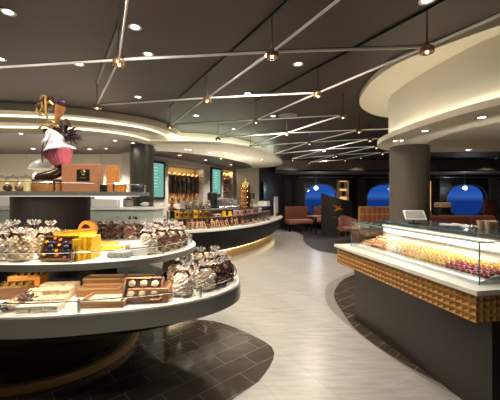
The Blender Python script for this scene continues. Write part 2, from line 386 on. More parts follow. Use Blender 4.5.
# ------------------------------------------------------------------ columns
def column(x, y, r, h, m):
    b = MB().lathe([(r+.012, 0), (r+.012, .08), (r, .085), (r, h)], n=48)
    return struct(b.build('column', m, smooth=True, loc=(x, y, 0)))
column(2.6, 4.9, .295, 2.35, colm)
column(-2.45, 6.8, .26, 2.69, coldark)

# ------------------------------------------------------------------ back walls of the left side
def wall_cells(name, x0, y0, ang, us, niches, zt, m, th=.35, back=None):
    t = bpy.data.objects.new(name, None); COL.objects.link(t); t.location = (x0, y0, 0); t.rotation_euler.z = ang; struct(t)
    b = MB(); u = us[0]
    for (a, c, za, zb) in niches:
        b.box(((u+a)/2, th/2, zt/2), (a-u, th, zt)); b.box(((a+c)/2, th/2, za/2), (c-a, th, za)); b.box(((a+c)/2, th/2, (zb+zt)/2), (c-a, th, zt-zb)); u = c
        b.box(((a+c)/2, th+.01, zt/2), (c-a, .02, zt), mi=1)
    b.box(((u+us[1])/2, th/2, zt/2), (us[1]-u, th, zt)); b.build('wall_body', [m, back or m], t); return t
AX, AY = -2.75, 8.4; AA = math.atan2(.893, .45)
nicheback = M('gold_lit_niche', (.55, .36, .16), .5, var=.08)
wA = wall_cells('wall_bar', AX, AY, AA, (-.7, 4.75), [(.67, 2.46, 1.3, 2.52), (3.78, 4.5, 1.45, 2.58)], 2.7, wallg, back=nicheback)
def wa(u, v=0, z=0):   # point on the bar wall: u along, v out towards the room
    d = Vector((cos(AA), sin(AA))); n = Vector((sin(AA), -cos(AA))); p = Vector((AX, AY))+d*u+n*v; return (p.x, p.y, z)
for (a, c, z) in [(.7, 2.43, 2.5), (3.8, 4.48, 2.56)]:
    o = lamp('AREA', wa((a+c)/2, -.08, z), 6, (1, .75, .4), c-a-.1, rot=(0, 0, AA), sy=.12)
b = MB(); p1 = Vector(wa(4.75)); p2 = Vector((.37, 12.3, 0)); d = p2-p1
b.box((d.length/2, .1, 1.35), (d.length, .2, 2.7)); struct(b.build('wall_bar_end', wallg, loc=p1, rz=math.atan2(d.y, d.x)))
d = Vector((1.75, 14.8, 0))-p2
b = MB().box((d.length/2, .1, 1.56), (d.length, .2, 3.12)); struct(b.build('wall_passage', darkwall, loc=p2, rz=math.atan2(d.y, d.x)))
b = MB()
for k in range(6):
    b.box((-8.45+k*.98, 8.2, 1.35), (.965, .1, 2.7))
b.box((-6, 8.28, 1.35), (6, .06, 2.7)); struct(b.build('wall_kitchen', wallm))

# ================================================================== right display counter
CO = (1.43, 1.89, 0); CA = R(11.53); CL = 1.9; CW = 1.25
cx_, sx_ = cos(CA), sin(CA)
def cw(n, v, z=0): return (CO[0]+n*cx_-v*sx_, CO[1]+n*sx_+v*cx_, z)
ct = thing('display_counter', 'dark brown display counter with golden pyramid band and pale stone top, right foreground', 'counter', CO, CA)
MB().box((.24+(CW-.24)/2, .98, .365+.004), (CW-.26, CL-.16, .722)).build('base_cabinet', brown, ct)
b = MB().rbox((CW/2, CL/2, .9325), (CW, CL, .035), .006); b.build('stone_top', topstone, ct)
MB().box((CW/2, CL/2, .824), (CW-.13, CL-.13, .182)).build('apron_core', brown, ct)
def pyramids(length, rows, cols, z0, z1, horiz):
    """panel of square recessed pyramids; x runs along the panel, depth goes inwards"""
    b = MB(); cw_ = length/cols; h = (z1-z0)/rows; dep = .034; m = .0024
    def q3(a, z, d): return (a, d, z) if horiz else (d, a, z)
    for r in range(rows):
        for c in range(cols):
            A0, A1, Z0, Z1 = c*cw_, (c+1)*cw_, z0+r*h, z0+(r+1)*h; a0, a1, c0, c1 = A0+m, A1-m, Z0+m, Z1-m
            vs = [q3(A0, Z0, 0), q3(A1, Z0, 0), q3(A1, Z1, 0), q3(A0, Z1, 0), q3(a0, c0, 0), q3(a1, c0, 0), q3(a1, c1, 0), q3(a0, c1, 0), q3((a0+a1)/2, (c0+c1)/2, dep)]
            b._add(vs, [(0, 1, 5, 4), (1, 2, 6, 5), (2, 3, 7, 6), (3, 0, 4, 7), (4, 5, 8), (5, 6, 8), (6, 7, 8), (7, 4, 8)])
    return b
b = pyramids(CL-.06, 4, 36, .732, .914, False); b.v = [(x+.028, y+.03, z) for x, y, z in b.v]; b.build('pyramid_panel', goldlat, ct)
b = pyramids(CW-.058, 4, 23, .732, .914, True); b.v = [(x+.028, y+.03, z) for x, y, z in b.v]; b.build('pyramid_panel', goldlat, ct)
b = pyramids(CW-.058, 4, 23, .732, .914, True); b.v = [(x+.028, CL-.03-y, z) for x, y, z in b.v]; b.build('pyramid_panel', goldlat, ct)
MB().box((CW/2, CL/2, .73), (CW-.058, CL-.062, .006)).build('panel_underside', brown, ct)
sv = thing('service_worktop', 'raised slate worktop on a pale oak riser behind the glass case', 'worktop', (*cw(.92, 1.0)[:2], .95), CA)
MB().box((0, 0, .13), (.5, 1.75, .26)).build('riser', wood2, sv)
MB().rbox((-.02, 0, .275), (.62, 1.84, .03), .004).build('worktop', M('dark_slate', (.1, .1, .105), .12), sv)
# glass case
gc = thing('glass_display_case', 'long clear glass display case on the pale stone counter top, holding bonbons', 'display case', (*cw(.13, .1)[:2], .95), CA)
GL = 1.62; GH = .285; GW = .455
def pane(name, c, d, par):
    b = MB(); b.box(c, d); o = b.build(name, [glass, edge], par); 
    mn = min(d)
    for p in o.data.polygons:
        ax = max(range(3), key=lambda k: abs(p.normal[k])); p.material_index = 0 if abs(d[ax]-mn) < 1e-6 else 1
    return o
pane('front_pane', (0, GL/2, GH/2), (.007, GL, GH), gc)
pane('end_pane', (GW/2, 0, GH/2), (GW-.01, .007, GH), gc)
pane('end_pane', (GW/2, GL, GH/2), (GW-.01, .007, GH), gc)
pane('top_pane', (GW/2, GL/2, GH+.004), (GW, GL+.01, .008), gc)
MB().box((GW-.03, GL/2, .13), (.012, GL-.03, .25)).build('back_panel', M('warm_grey_lacquer', (.42, .4, .36), .35), gc)
MB().box((GW-.04, GL/2, .16), (.012, GL-.04, .012)).build('price_rail', grey, gc)
MB().box((GW-.045, GL/2, .245), (.02, GL-.06, .012)).build('led_strip', ledw, gc)
lamp('AREA', (GW-.11, GL/2, GH-.012), 8, (1, .95, .86), .08, sy=GL-.1, parent=gc)
b = MB(); tz0, tz1 = .012, .1
b._add([(.045, .03, 0), (.045, GL-.03, 0), (.42, GL-.03, 0), (.42, .03, 0), (.045, .03, tz0), (.045, GL-.03, tz0), (.42, GL-.03, tz1), (.42, .03, tz1)],
       [(0, 1, 2, 3), (4, 5, 6, 7), (0, 1, 5, 4), (1, 2, 6, 5), (2, 3, 7, 6), (3, 0, 4, 7)])
b.build('sloped_tray', white, gc)
# bonbons on the sloped tray
def bonbon(name, kind, body, top, label):
    t = thing(name, label, 'chocolate', (0, 0, 0), 0, 'rows of bonbons in the glass case')
    b = MB()
    if kind == 0: b.lathe([(.013, 0), (.0165, .006), (.015, .014), (.009, .021), (.0, .024)], n=10)
    elif kind == 1: b.rbox((0, 0, .009), (.03, .024, .018), .004)
    else: b.lathe([(.014, 0), (.017, .003), (.017, .012), (.013, .016), (.0, .018)], n=12)
    b.build('shell', body, t, True)
    d = MB()
    if kind == 0: d.ball((0, 0, .0245), .008, 1)
    elif kind == 1: d.tube([(-.012, -.006, .0188), (-.004, .006, .0192), (.004, -.006, .0192), (.012, .006, .0188)], .0016, 5)
    else: d.lathe([(.01, .0165), (.008, .022), (0, .025)], n=8)
    d.build('decoration', top, t, True); return t
ybon = M('golden_yellow_shell', (.75, .45, .07), .25, var=.2); rbon = M('ruby_shell', (.38, .03, .06), .2, var=.2)
obon = M('orange_shell', (.72, .24, .05), .25, var=.2); cbon = M('cream_shell', (.75, .6, .38), .3)
protos = {'y': bonbon('bonbon', 0, ybon, wchoc, 'golden yellow bonbon with white tip in the glass case'),
          'o': bonbon('bonbon', 0, obon, cchoc, 'orange bonbon with cream tip in the glass case'),
          'r': bonbon('bonbon', 2, rbon, rbon, 'ruby red bonbon in the glass case nearest the corner'),
          'd': bonbon('bonbon', 1, choc, gold, 'dark chocolate bonbon with gold squiggle midway along the glass case'),
          'c': bonbon('bonbon', 1, cbon, mchoc, 'cream bonbon with brown squiggle in the glass case'),
          'm': bonbon('bonbon', 2, mchoc, orange, 'milk chocolate bonbon with orange cap at the far end of the glass case')}
def ORD2(j): return ORD[j] if j < 20 else ('twentieth' if j == 19 else ('twenty-'+ORD[j-20] if j < 29 else ('thirtieth' if j == 29 else 'thirty-'+ORD[j-30])))
DESC = {'y': 'golden yellow', 'o': 'orange', 'r': 'ruby red', 'd': 'dark gold-squiggled', 'c': 'cream squiggled', 'm': 'brown orange-capped'}
used = set(); ti = math.atan2(tz1-tz0, .375)
for j in range(34):
    for i in range(6):
        x = .125+i*.048; y = .05+j*.046+(.01 if i % 2 else 0)
        z = tz0+(x-.045)/.375*(tz1-tz0)
        f = j/33
        if f < .22: k = 'r' if i < 3 else ('c' if i == 5 else 'y')
        elif f < .5: k = 'y' if i < 6 or j % 3 else 'o'
        elif f < .72: k = 'd' if (i < 2 and .56 < f < .66) else ('o' if (i+j//2) % 3 else 'y')
        else: k = ['o', 'm', 'c', 'o'][(i+j//3) % 4]
        p = protos[k]
        if k in used: p = dup(p, (0, 0, 0))
        used.add(k); p['label'] = DESC[k]+' bonbon, '+ORD[i]+' row from the front pane, '+('nearest' if j == 0 else (ORD2(j)+' from the near end'))
        w_ = cw(.13+x, .1+y); p.location = (w_[0], w_[1], .95+z+.0005); p.rotation_euler = (0, -ti, CA+random.uniform(-.1, .1)); p.scale = (1.18,)*3
t = thing('added_uplight', 'added steel uplight for the right canopy underside, behind the oak riser', 'light', (*cw(1.2, 1.0)[:2], .951), CA)  # added trough lamp, brightens the right canopy from below
b = MB(); b.box((0, 0, .004), (.05, 1.6, .006)); b.box((-.023, 0, .015), (.004, 1.6, .028)); b.box((.023, 0, .015), (.004, 1.6, .028)); b.build('trough', steel, t)
lamp('AREA', (0, 0, .012), 10, (1, .92, .78), .04, rot=(pi, 0, 0), parent=t, sy=1.55)
# things on the service worktop
ST = 1.241
t = thing('payment_tablet', 'white tilted tablet on a dark stand on the slate worktop', 'tablet', (*cw(.70, 1.36)[:2], ST), CA+R(-24))
MB().rbox((0, 0, .095), (.22, .014, .15), .006, rot=RX(R(-50))).build('tablet_body', white, t, True)
b = MB(); b.T = Matrix.Translation((0, 0, .095)) @ RX(R(-50)); b.box((0, -.008, 0), (.19, .002, .12)); b.build('screen', grey, t)
MB().tube([(0, .03, .01), (0, .02, .06), (0, .0, .1)], .01, 8).lathe([(.06, .0), (.06, .008), (.01, .012)], (0, .03, 0)).build('stand', blackm, t, True)
def sheet(n, v, w, h, a, lab):
    b = MB(); m = 6
    for i in range(m):
        for j in range(m):
            pass
    vs = []; fs = []
    for i in range(m+1):
        for j in range(m+1): vs.append(((i/m-.5)*w, (j/m-.5)*h, .001+.012*abs(sin(i*.7+a))*(j/m)))
    for i in range(m):
        for j in range(m): q = i*(m+1)+j; fs.append((q, q+1, q+m+2, q+m+1))
    b._add(vs, fs); o = b.build('paper_sheet', white, None, True, loc=(*cw(n, v)[:2], ST), rz=a); tag(o, lab, 'paper')
    sm = o.modifiers.new('thick', 'SOLIDIFY'); sm.thickness = .002; sm.offset = 1
sheet(1.0, 1.15, .22, .16, .3, 'curled white paper sheet on the slate worktop near the column')
sheet(1.03, .93, .24, .12, -.2, 'large white paper sheet on the slate worktop beside the paper cups')
t = thing('bell', 'small round silver bell on the slate worktop', 'bell', (*cw(.92, .86)[:2], ST))
MB().lathe([(.025, 0), (.026, .004), (.022, .02), (.01, .03), (.0, .031)], n=20).build('dome', chrome, t, True)
MB().lathe([(.004, .03), (.004, .037), (0, .039)], n=8).build('button', chrome, t, True)
paper = M('kraft_paper', (.62, .47, .33), .7)
def cupstack(n, v, k, lab):
    t = thing('paper_cup_stack', lab, 'cups', (*cw(n, v)[:2], ST), 0, 'stacks of kraft cups on the worktop')
    for q in range(k):
        z = q*.016
        b = MB().lathe([(.02, z), (.029, z+.052), (.031, z+.055), (.031, z+.059), (.028, z+.058)], n=18); b.build('cup', paper, t, True)
for q in range(5):
    cupstack(.93+.068*(q % 3), .78-.075*(q//3), 2, ['left', 'middle', 'right', 'front left', 'front middle'][q]+' short stack of kraft paper cups on the slate worktop')

# ================================================================== ceiling grid, lamps and tracks
GZ = 2.8; U = 1.25
ND = {'a': (-.963, 2.206), 'b': (.153, 2.083), 'c': (1.188, 2.013), 'd': (-1.681, 3.297), 'e': (-.439, 3.06), 'f': (.66, 2.91),
      'g': (-1.127, 4.225), 'h': (.079, 3.947), 'i': (1.148, 3.704), 'j': (-.552, 5.17), 'k': (.587, 4.76), 'l': (1.652, 4.545),
      'm': (.01, 6.0), 'n': (1.11, 5.587), 'o': (2.1, 5.26), 'p': (.583, 7.14), 'q': (1.606, 6.42), 'r': (2.55, 6.05), 's': (1.153, 8.09), 't': (2.1, 7.3), 'u': (3.05, 6.9), 'v': (1.75, 8.9), 'w': (2.6, 8.2)}
XN = {'A0': (-2.07, 2.35), 'B0': (-.37, 1.02), 'C0': (.66, 1.14), 'C1': (1.75, .95), 'I1': (2.25, 3.5), 'L1': (2.7, 4.35), 'O1': (3.1, 5.0), 'D0': (-2.8, 3.45), 'G0': (-2.3, 4.5), 'R1': (3.6, 5.7), 'U1': (4.1, 6.5)}
P = {k: (x*U, y*U) for k, (x, y) in {**ND, **XN}.items()}
lines = ['A0 a', 'a b', 'b c', 'd e', 'e f', 'g h', 'h i', 'j k', 'k l', 'l L1', 'm n', 'n o', 'o O1', 'p q', 'q r', 'r R1', 's t', 't u', 'u U1', 'v w',
         'a d', 'B0 a', 'C0 b', 'b e', 'e g', 'C1 c', 'c f', 'f h', 'h j', 'i k', 'k m', 'l n', 'n p', 'o q', 'q s', 'r t', 't v', 'u w']
gt = thing('ceiling_light_grid', 'suspended triangular grid of pale metal bars hanging below the taupe ceiling', 'ceiling grid', (0, 3, GZ))
for l in lines:
    a, c = [Vector((*P[q], 0)) for q in l.split()]; d = c-a; ln = d.length; mid = (a+c)/2
    rot = RZ(math.atan2(d.y, d.x)); b = MB(); short = .05
    b.box((mid.x, mid.y-3, 0), (ln-2*short if 'A0' not in l else ln, .013, .018), rot=rot)
    b.box((mid.x, mid.y-3, .014), (ln-2*short, .01, .008), rot=rot, mi=1)
    b.build('rail', [alu, blackm], gt)
for l in ['B0 a', 'a d', 'C0 b', 'b e', 'e g', 'C1 c', 'c f', 'f h']:
    a, c = [Vector((*P[q], 0)) for q in l.split()]; d = c-a; mid = (a+c)/2
    o = MB().box((mid.x, mid.y, CH-.012), (d.length, .03, .024), rot=RZ(math.atan2(d.y, d.x))).build('trim_7', blackm); struct(o)
puck = M('amber_puck', (.33, .17, .08), .25, .5, var=.1)
desc = {'a': 'near left, above the stepped cove', 'b': 'nearest the middle of the room', 'c': 'just outside the right canopy edge', 'd': 'above the stepped canopy at far left',
        'e': 'second row, left of centre', 'f': 'second row, right of centre', 'g': 'third row, above the canopy junction', 'h': 'third row, middle', 'i': 'third row, nearest the right canopy',
        'j': 'fourth row, over the bar canopy', 'k': 'fourth row, middle', 'l': 'fourth row, near the right canopy', 'm': 'fifth row, over the bar canopy', 'n': 'fifth row, middle',
        'o': 'fifth row, right end', 'p': 'sixth row, by the bar canopy tip', 'q': 'sixth row, middle', 'r': 'sixth row, right end', 's': 'seventh row, left end', 't': 'seventh row, middle',
        'u': 'seventh row, right end', 'v': 'last row before the bulkhead, left', 'w': 'last row before the bulkhead, right'}
p0 = None
for k in desc:
    x, y = P[k]; lab = 'small amber puck spotlight on the ceiling grid, '+desc[k]
    if p0 is None:
        p0 = thing('puck_spotlight', lab, 'spotlight', (x, y, CH), 0, 'puck spotlights on the ceiling grid')
        MB().lathe([(.022, -.006), (.022, 0)], n=12).tube([(0, 0, -.004), (0, 0, GZ+.0-CH)], .006, 8).build('stem', blackm, p0, True)
        MB().lathe([(.014, GZ-CH+.02), (.05, GZ-CH-.005), (.056, GZ-CH-.015), (.056, GZ-CH-.05), (.048, GZ-CH-.052), (.03, GZ-CH-.035)], n=24).build('housing', puck, p0, True)
        MB().lathe([(0, GZ-CH-.058), (.012, GZ-CH-.052), (.014, GZ-CH-.036)], n=12).build('bulb', bulb_e, p0, True)
    else: dup(p0, (x, y, CH), 0, lab)
for k in 'abefhikn': lamp('SPOT', (*P[k], GZ-.07), 38, WARM, .04, 120, 1)
for k in 'nloqrtpgjm': lamp('SPOT', (*P[k], GZ-.07), 9, WARM, .04, 130, 1)

def downlight(p, r, lab, pw, z0, m=white, e_=lamp_e):
    t = thing('recessed_downlight', lab, 'downlight', (p[0], p[1], z0), 0, 'recessed ceiling downlights')
    MB().lathe([(r*.62, -.001), (r*.7, -.004), (r, -.006), (r*1.02, -.0005)], n=24).build('trim_ring', m, t, True)
    MB().lathe([(0, -.0015), (r*.62, -.0015)], n=20).build('lens', e_, t)
    if pw: lamp('SPOT', (0, 0, -.03), pw, NEUT, .04, 120, 1, parent=t)
    return t
dls = [(8, 12, 'near the left edge of the picture'), (427, 0, 'beside the right canopy, nearest the viewer'), (298, 64, 'alone between two spotlight rows'), (135, 27, 'left of the long diagonal bar'),
       (148, 54, 'just behind the first rail row'), (79, 64, 'behind the first rail row on the left'), (0, 59, 'at far left, behind the first'), (138, 97, 'in front of the stepped cove'), (16, 105, 'above the upper cove lip at left'),
       (196, 115.7, 'above the bar canopy'), (247.5, 93.5, 'over the aisle, near'), (273, 116, 'over the aisle, next to the round vent'), (234, 129, 'above the bar canopy, farther along')]
for i, (x, y, lab) in enumerate(dls): downlight(G(x, y, CH), .06, 'small white ceiling downlight '+lab, 22 if i in (0, 2, 3, 5, 7, 9, 11) else 0, CH)
for (x, y, lab) in [(425, 131, 'in the lower canopy ring, front'), (482, 117.5, 'in the lower canopy ring, nearest'), (401, 140.5, 'in the canopy ring above the column front'), (468, 150, 'in the canopy ring, back right'), (396, 140.9, 'left twin above the column')]:
    downlight(G(x, y, 2.35), .055, 'chrome downlight '+lab, 10 if x > 405 else 0, 2.35, chrome)
for (x, y, lab) in [(21, 132, 'under the stepped canopy far left'), (115, 139, 'under the stepped canopy near its rim'), (133, 141.5, 'under the stepped canopy by the dark column'), (106, 147, 'under the stepped canopy deeper in')]:
    px = G(x, y+1.5, 2.69); downlight(px, .045, 'small downlight '+lab, 16, 2.689)
for i, (x, y) in enumerate([(186, 149.5), (190, 149.8), (210, 152.5), (225, 153), (245, 157.5), (262, 159.5), (221, 158.5)]):
    px = G(x, y, 2.70); downlight(px, .05, 'tiny downlight under the white bar canopy, '+ORD[i]+' from the left', 45 if i in (0, 2, 3, 4, 5) else 0, 2.69 if i == 6 else 2.70)
# kitchen and service area lamps inside the soffit
for (x, y, lab) in [(-5.2, 7.2, 'over the kitchen wall, left'), (-3.9, 7.3, 'over the kitchen wall, right'), (-6.6, 7.1, 'over the kitchen wall, far left')]:
    downlight((x, y), .06, 'downlight '+lab, 800, 2.689)
for k, (u, lab) in enumerate([(.35, 'left'), (1.6, 'centre'), (3.2, 'right')]):
    p_ = wa(u, .7); downlight(p_, .06, 'downlight washing the bar wall, '+lab, 230, 2.69)
t = thing('round_ceiling_vent', 'round flat white vent in the taupe ceiling beyond the single downlight', 'vent', G(288, 115.5, CH))
MB().lathe([(.05, -.035), (.1, -.03), (.16, -.008), (.18, -.003), (.18, 0)], n=32).build('cover', M('grey_vent', (.3, .28, .25), .5), t, True)
MB().lathe([(0, -.045), (.045, -.043), (.05, -.03)], n=20).build('hub', white, t, True)

# ================================================================== tiered counter, left foreground
LOW = spline([(-2.7, 1.95), (-1.54, 1.84), (-.82, 1.96), (-.38, 2.15), (-.14, 2.42), (-.085, 2.68), (-.16, 3.0), (-.4, 3.45), (-.85, 3.85), (-1.5, 4.1), (-2.4, 4.2), (-3.3, 3.9), (-3.75, 3.15), (-3.5, 2.3)], 120)
MID = spline([(-2.5, 2.05), (-1.63, 1.96), (-1.15, 1.99), (-.8, 2.13), (-.6, 2.34), (-.51, 2.6), (-.53, 2.9), (-.72, 3.3), (-1.1, 3.65), (-1.7, 3.85), (-2.4, 3.9), (-3.1, 3.65), (-3.4, 3.1), (-3.2, 2.4)], 120)
TOP = circ(-2.1, 3.12, 1.02, .8, 120)
tcn = thing('tiered_counter', 'round three-tiered black chocolate counter with brushed steel shelf rims, left foreground', 'counter', (-2.1, 3.1, 0))
def T(o): return [(x+2.1, y-3.1) for x, y in o]
def polar(o, cx, cy, n=120):   # resample an outline by angle about a centre
    out = []
    for k in range(n):
        a = 2*pi*k/n; d = Vector((cos(a), sin(a))); best = 0
        for i in range(len(o)):
            p = Vector(o[i])-Vector((cx, cy)); q = Vector(o[(i+1) % len(o)])-Vector((cx, cy)); e_ = q-p
            den = d.x*e_.y-d.y*e_.x
            if abs(den) < 1e-9: continue
            t = (p.x*e_.y-p.y*e_.x)/den; u = (p.x*d.y-p.y*d.x)/den
            if t > 0 and -1e-6 <= u <= 1+1e-6: best = max(best, t)
        out.append((cx+d.x*best, cy+d.y*best))
    return out
K = circ(-2.0, 3.1, .76, .76)
Kc = T(circ(-2.0, 3.1, .76, .76, 120))
lowp = polar(T(LOW), .1, 0)
def blend(o, k_, t): return [(a[0]*(1-t)+b_[0]*t, a[1]*(1-t)+b_[1]*t) for a, b_ in zip(o, k_)]
lays = [(blend(lowp, Kc, 1), .13), (blend(lowp, Kc, .93), .2), (blend(lowp, Kc, .75), .34), (blend(lowp, Kc, .48), .48), (blend(lowp, Kc, .2), .58), (blend(lowp, Kc, .03), .67)]
MB().loft(lays).build('bowl_base', black, tcn, True)
MB().prism([(x*.985, y*.985) for x, y in T(circ(-2.0, 3.1, .76, .76, 120))], .008, .13).build('plinth', black, tcn, True)
MB().ring(T(circ(-2.0, 3.1, .8, .8, 120)), T(circ(-2.0, 3.1, .75, .75, 120)), .008, .075).build('kick_ring', bronze, tcn, True)
rimsteel = M('rim_steel', (.27, .265, .26), .3, .8, var=.08, scale=30, stretch=(1, 1, 20))
MB().prism(T(LOW), .67, .79, 0, mbot=1).build('lower_rim', [rimsteel, black], tcn, True)
MB().prism(T(offset(LOW, .012)), .79, .8, 0).build('lower_shelf', white, tcn, True)
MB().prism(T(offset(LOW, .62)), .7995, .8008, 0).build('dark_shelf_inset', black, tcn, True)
MB().ring(T(offset(MID, .85)), T(offset(MID, .87)), .8, 1.06).build('riser_wall', black, tcn, True)
MB().prism(T(MID), 1.055, 1.1, 0, mtop=1, mbot=2).build('middle_shelf', [steel, white, black], tcn, True)
MB().lathe([(.36, 1.1), (.36, 1.55)], (-.02, .12, 0), 64).build('core_column', M('core_panel', (.014, .011, .01), .5, var=.2, scale=8, stretch=(8, 8, .5), spec=.25), tcn, True)
MB().prism(T(TOP), 1.552, 1.588, 0, mbot=1).build('upper_shelf', [steel, white], tcn, True)
b = MB(); o_ = T(offset(TOP, .1)); b.ring(o_, offset(o_, .02), 1.545, 1.552); b.build('led_strip', emat('shelf_led', (1, .93, .8), .6), tcn)
o_ = T(offset(MID, .5)); b = MB(); b.ring(o_, offset(o_, .02), 1.048, 1.055); b.build('led_strip', led, tcn)
for (o, z, h, nm) in [(LOW, .8, .075, 'lower'), (MID, 1.1, .07, 'middle'), (TOP, 1.588, .075, 'upper')]:
    q = T(offset(o, .035)); r_ = 'guard_rail'
    MB().tube([(x, y, z+h) for x, y in q], .0045, 6, closed=True).build(r_, chrome, tcn, True)
    MB().ring(q, offset(q, .005), z, z+h-.004).build('glass_guard', glass, tcn)
    for k in range(0, 120, 10): MB().lathe([(.009, z), (.009, z+h+.012)], (q[k][0], q[k][1], 0), 10).build('rail_post', chrome, tcn, True)
lamp('AREA', (-1.3, 2.15, 3.09), 16, NEUT, .3); lamp('SPOT', (-.7, 1.9, 3.05), 110, WARM, .05, 70, .8, rot=(R(12), 0, 0)); lamp('SPOT', (-1.7, 1.7, 3.05), 110, WARM, .05, 70, .8, rot=(R(18), 0, 0))

for (x, y, z, w, p) in [(.85, -.93, 1.05, 1.5, 4.5), (-.3, -.95, 1.05, 1.0, 4), (.35, -.55, 1.54, 1.2, 6)]:
    lamp('AREA', (x, y, z), p, WARM, w, parent=tcn, sy=.06)
# ---- goods: gathered cellophane bags
def bag(label, cm, cm2, ribbon, group, w=.132, d=.108, h=.155, seed=1, loc=(0, 0, 0), big=1, core=None):
    random.seed(seed); t = thing('cellophane_bag', label, 'bag of chocolates', loc, 0, group)
    b = MB(); n = 0
    b.ball((0, 0, h*.46), h*.38, 2, (w*.3/(h*.38), d*.3/(h*.38), 1), mi=2)  # core tone stands in for shade in the gaps between sweets
    for k in range(95):
        z = .014+(h-.024)*(k+.5)/95; f = sin(pi*min(1, (z+.03)/(h+.04)))**.22; a = k*2.4; rr = random.uniform(.8, 1)
        x = cos(a)*w/2*f*rr*.85; y = sin(a)*d/2*f*rr*.85
        b.ball((x*1.1, y*1.1, z), random.uniform(.011, .0165)*big, 1, (1.1, 1, .8), mi=random.choice([0, 0, 1]), jit=.25)
    b.build('sweets', [cm, cm2, core or mchoc], t, True)
    s = MB(); n = 18; prof = [(.8, 0), (1, .02), (1.02, h*.4), (.97, h*.75), (.68, h*.93), (.26, h+.006), (.24, h+.014), (.48, h+.034), (.66, h+.046)]
    vs = []; fs = []
    for j, (r, z) in enumerate(prof):
        for k in range(n):
            a = 2*pi*k/n; fr = 1+(.14 if j > 4 else .05)*sin(k*pi*1.0+j)*1.0+random.uniform(-.05, .05)
            if j > 6: zz = z+(.012 if k % 2 else -.008)
            else: zz = z
            vs.append((cos(a)*r*w/2*fr, sin(a)*r*d/2*fr, zz))
    for j in range(len(prof)-1):
        for k in range(n): fs.append((j*n+k, j*n+(k+1) % n, (j+1)*n+(k+1) % n, (j+1)*n+k))
    fs.append(tuple(range(n))); s._add(vs, fs, [1 if q >= 6*n else 0 for q in range(len(fs)-1)]+[0]); s.build('wrap', [cello, frill_m], t, False)
    r = MB().tube([(cos(2*pi*k/12)*.02, sin(2*pi*k/12)*.018, h+.009) for k in range(12)], .009, 5, closed=True)
    for sg in (-1, 1): r.tube([(sg*.01, -.02, h+.012), (sg*.034, -.036, h+.016), (sg*.052, -.042, h-.01)], [.008, .012, .006], 5)
    r.build('ribbon', ribbon, t, True); return t
def inside(p, o):
    c = False; n = len(o)
    for i in range(n):
        (x1, y1), (x2, y2) = o[i-1], o[i]
        if (y1 > p[1]) != (y2 > p[1]) and p[0] < (x2-x1)*(p[1]-y1)/(y2-y1)+x1: c = not c
    return c
LOWi = offset(LOW, .05); MIDi = offset(MID, .05); TOPi = offset(TOP, .05)
def fit(x, y, w, d, rz, o):
    for q in range(60):
        ok = all(inside((x+cos(rz)*a-sin(rz)*c, y+sin(rz)*a+cos(rz)*c), o) for a in (-w/2, 0, w/2) for c in (-d/2, d/2))
        if ok: break
        v = Vector((-1.3-x, 2.9-y)); v = v.normalized()*.012 if x > -.75 else Vector((0, .012)); x += v.x; y += v.y
    return x, y
def relax(L, o, it=80):
    for q in range(it):
        for i in range(len(L)):
            for j in range(i):
                d = Vector((L[i][0]-L[j][0], L[i][1]-L[j][1])); m = (L[i][2]+L[j][2])/2
                if 1e-6 < d.length < m: p = d.normalized()*(m-d.length)*.5; L[i][0] += p.x; L[i][1] += p.y; L[j][0] -= p.x; L[j][1] -= p.y
        for l in L:
            if o is LOWi and l[1] < 2.42: l[0] = max(l[0], -.5)
            if q % 3 == 2: l[0], l[1] = fit(l[0], l[1], l[2]*.95, l[2]*.95, 0, o)
def bagrow(items, protos_, group, z):
    """items: (px, py_base, proto index, label, scale)"""
    L = [[*G(px, py, z)[:2], .138*sc*(1.1 if z < 1 else 1)] for (px, py, k, lab, sc) in items]
    for l in L: l[1] += .04
    relax(L, LOWi if z < 1 else MIDi)
    if z < 1: items = [(a, b_, c, d, e*1.12) for a, b_, c, d, e in items]
    for (px, py, k, lab, sc), l in zip(items, L):
        x, y = l[0], l[1]; p = protos_[k]
        if p not in usedp: usedp.append(p); p.location = (x, y, z+.001); p['label'] = lab; p['group'] = group; p.scale = (sc,)*3; p.rotation_euler.z = random.uniform(-.3, .3)
        else: dup(p, (x, y, z+.001), random.uniform(-.35, .35), lab, group, sc)
usedp = []
nougat = M('nougat_sweets', (.66, .52, .37), .5, var=.3); pearl = M('sugared_white_sweets', (.82, .75, .68), .5, var=.15)
bg_white = bag('w', pearl, nougat, choc, 'g', seed=3, core=nougat); bg_cream = bag('c', cchoc, nougat, choc, 'g', seed=4, core=nougat)
bg_brown = bag('b', mchoc, nougat, choc, 'g', seed=5); bg_dark = bag('d', choc, mchoc, choc, 'g', seed=6)
bg_nut = bag('n', nougat, mchoc, choc, 'g', seed=8, big=.9)
BP = [bg_white, bg_cream, bg_brown, bg_dark, bg_nut]
random.seed(11)
gl_ = 'cellophane bags on the lower shelf'
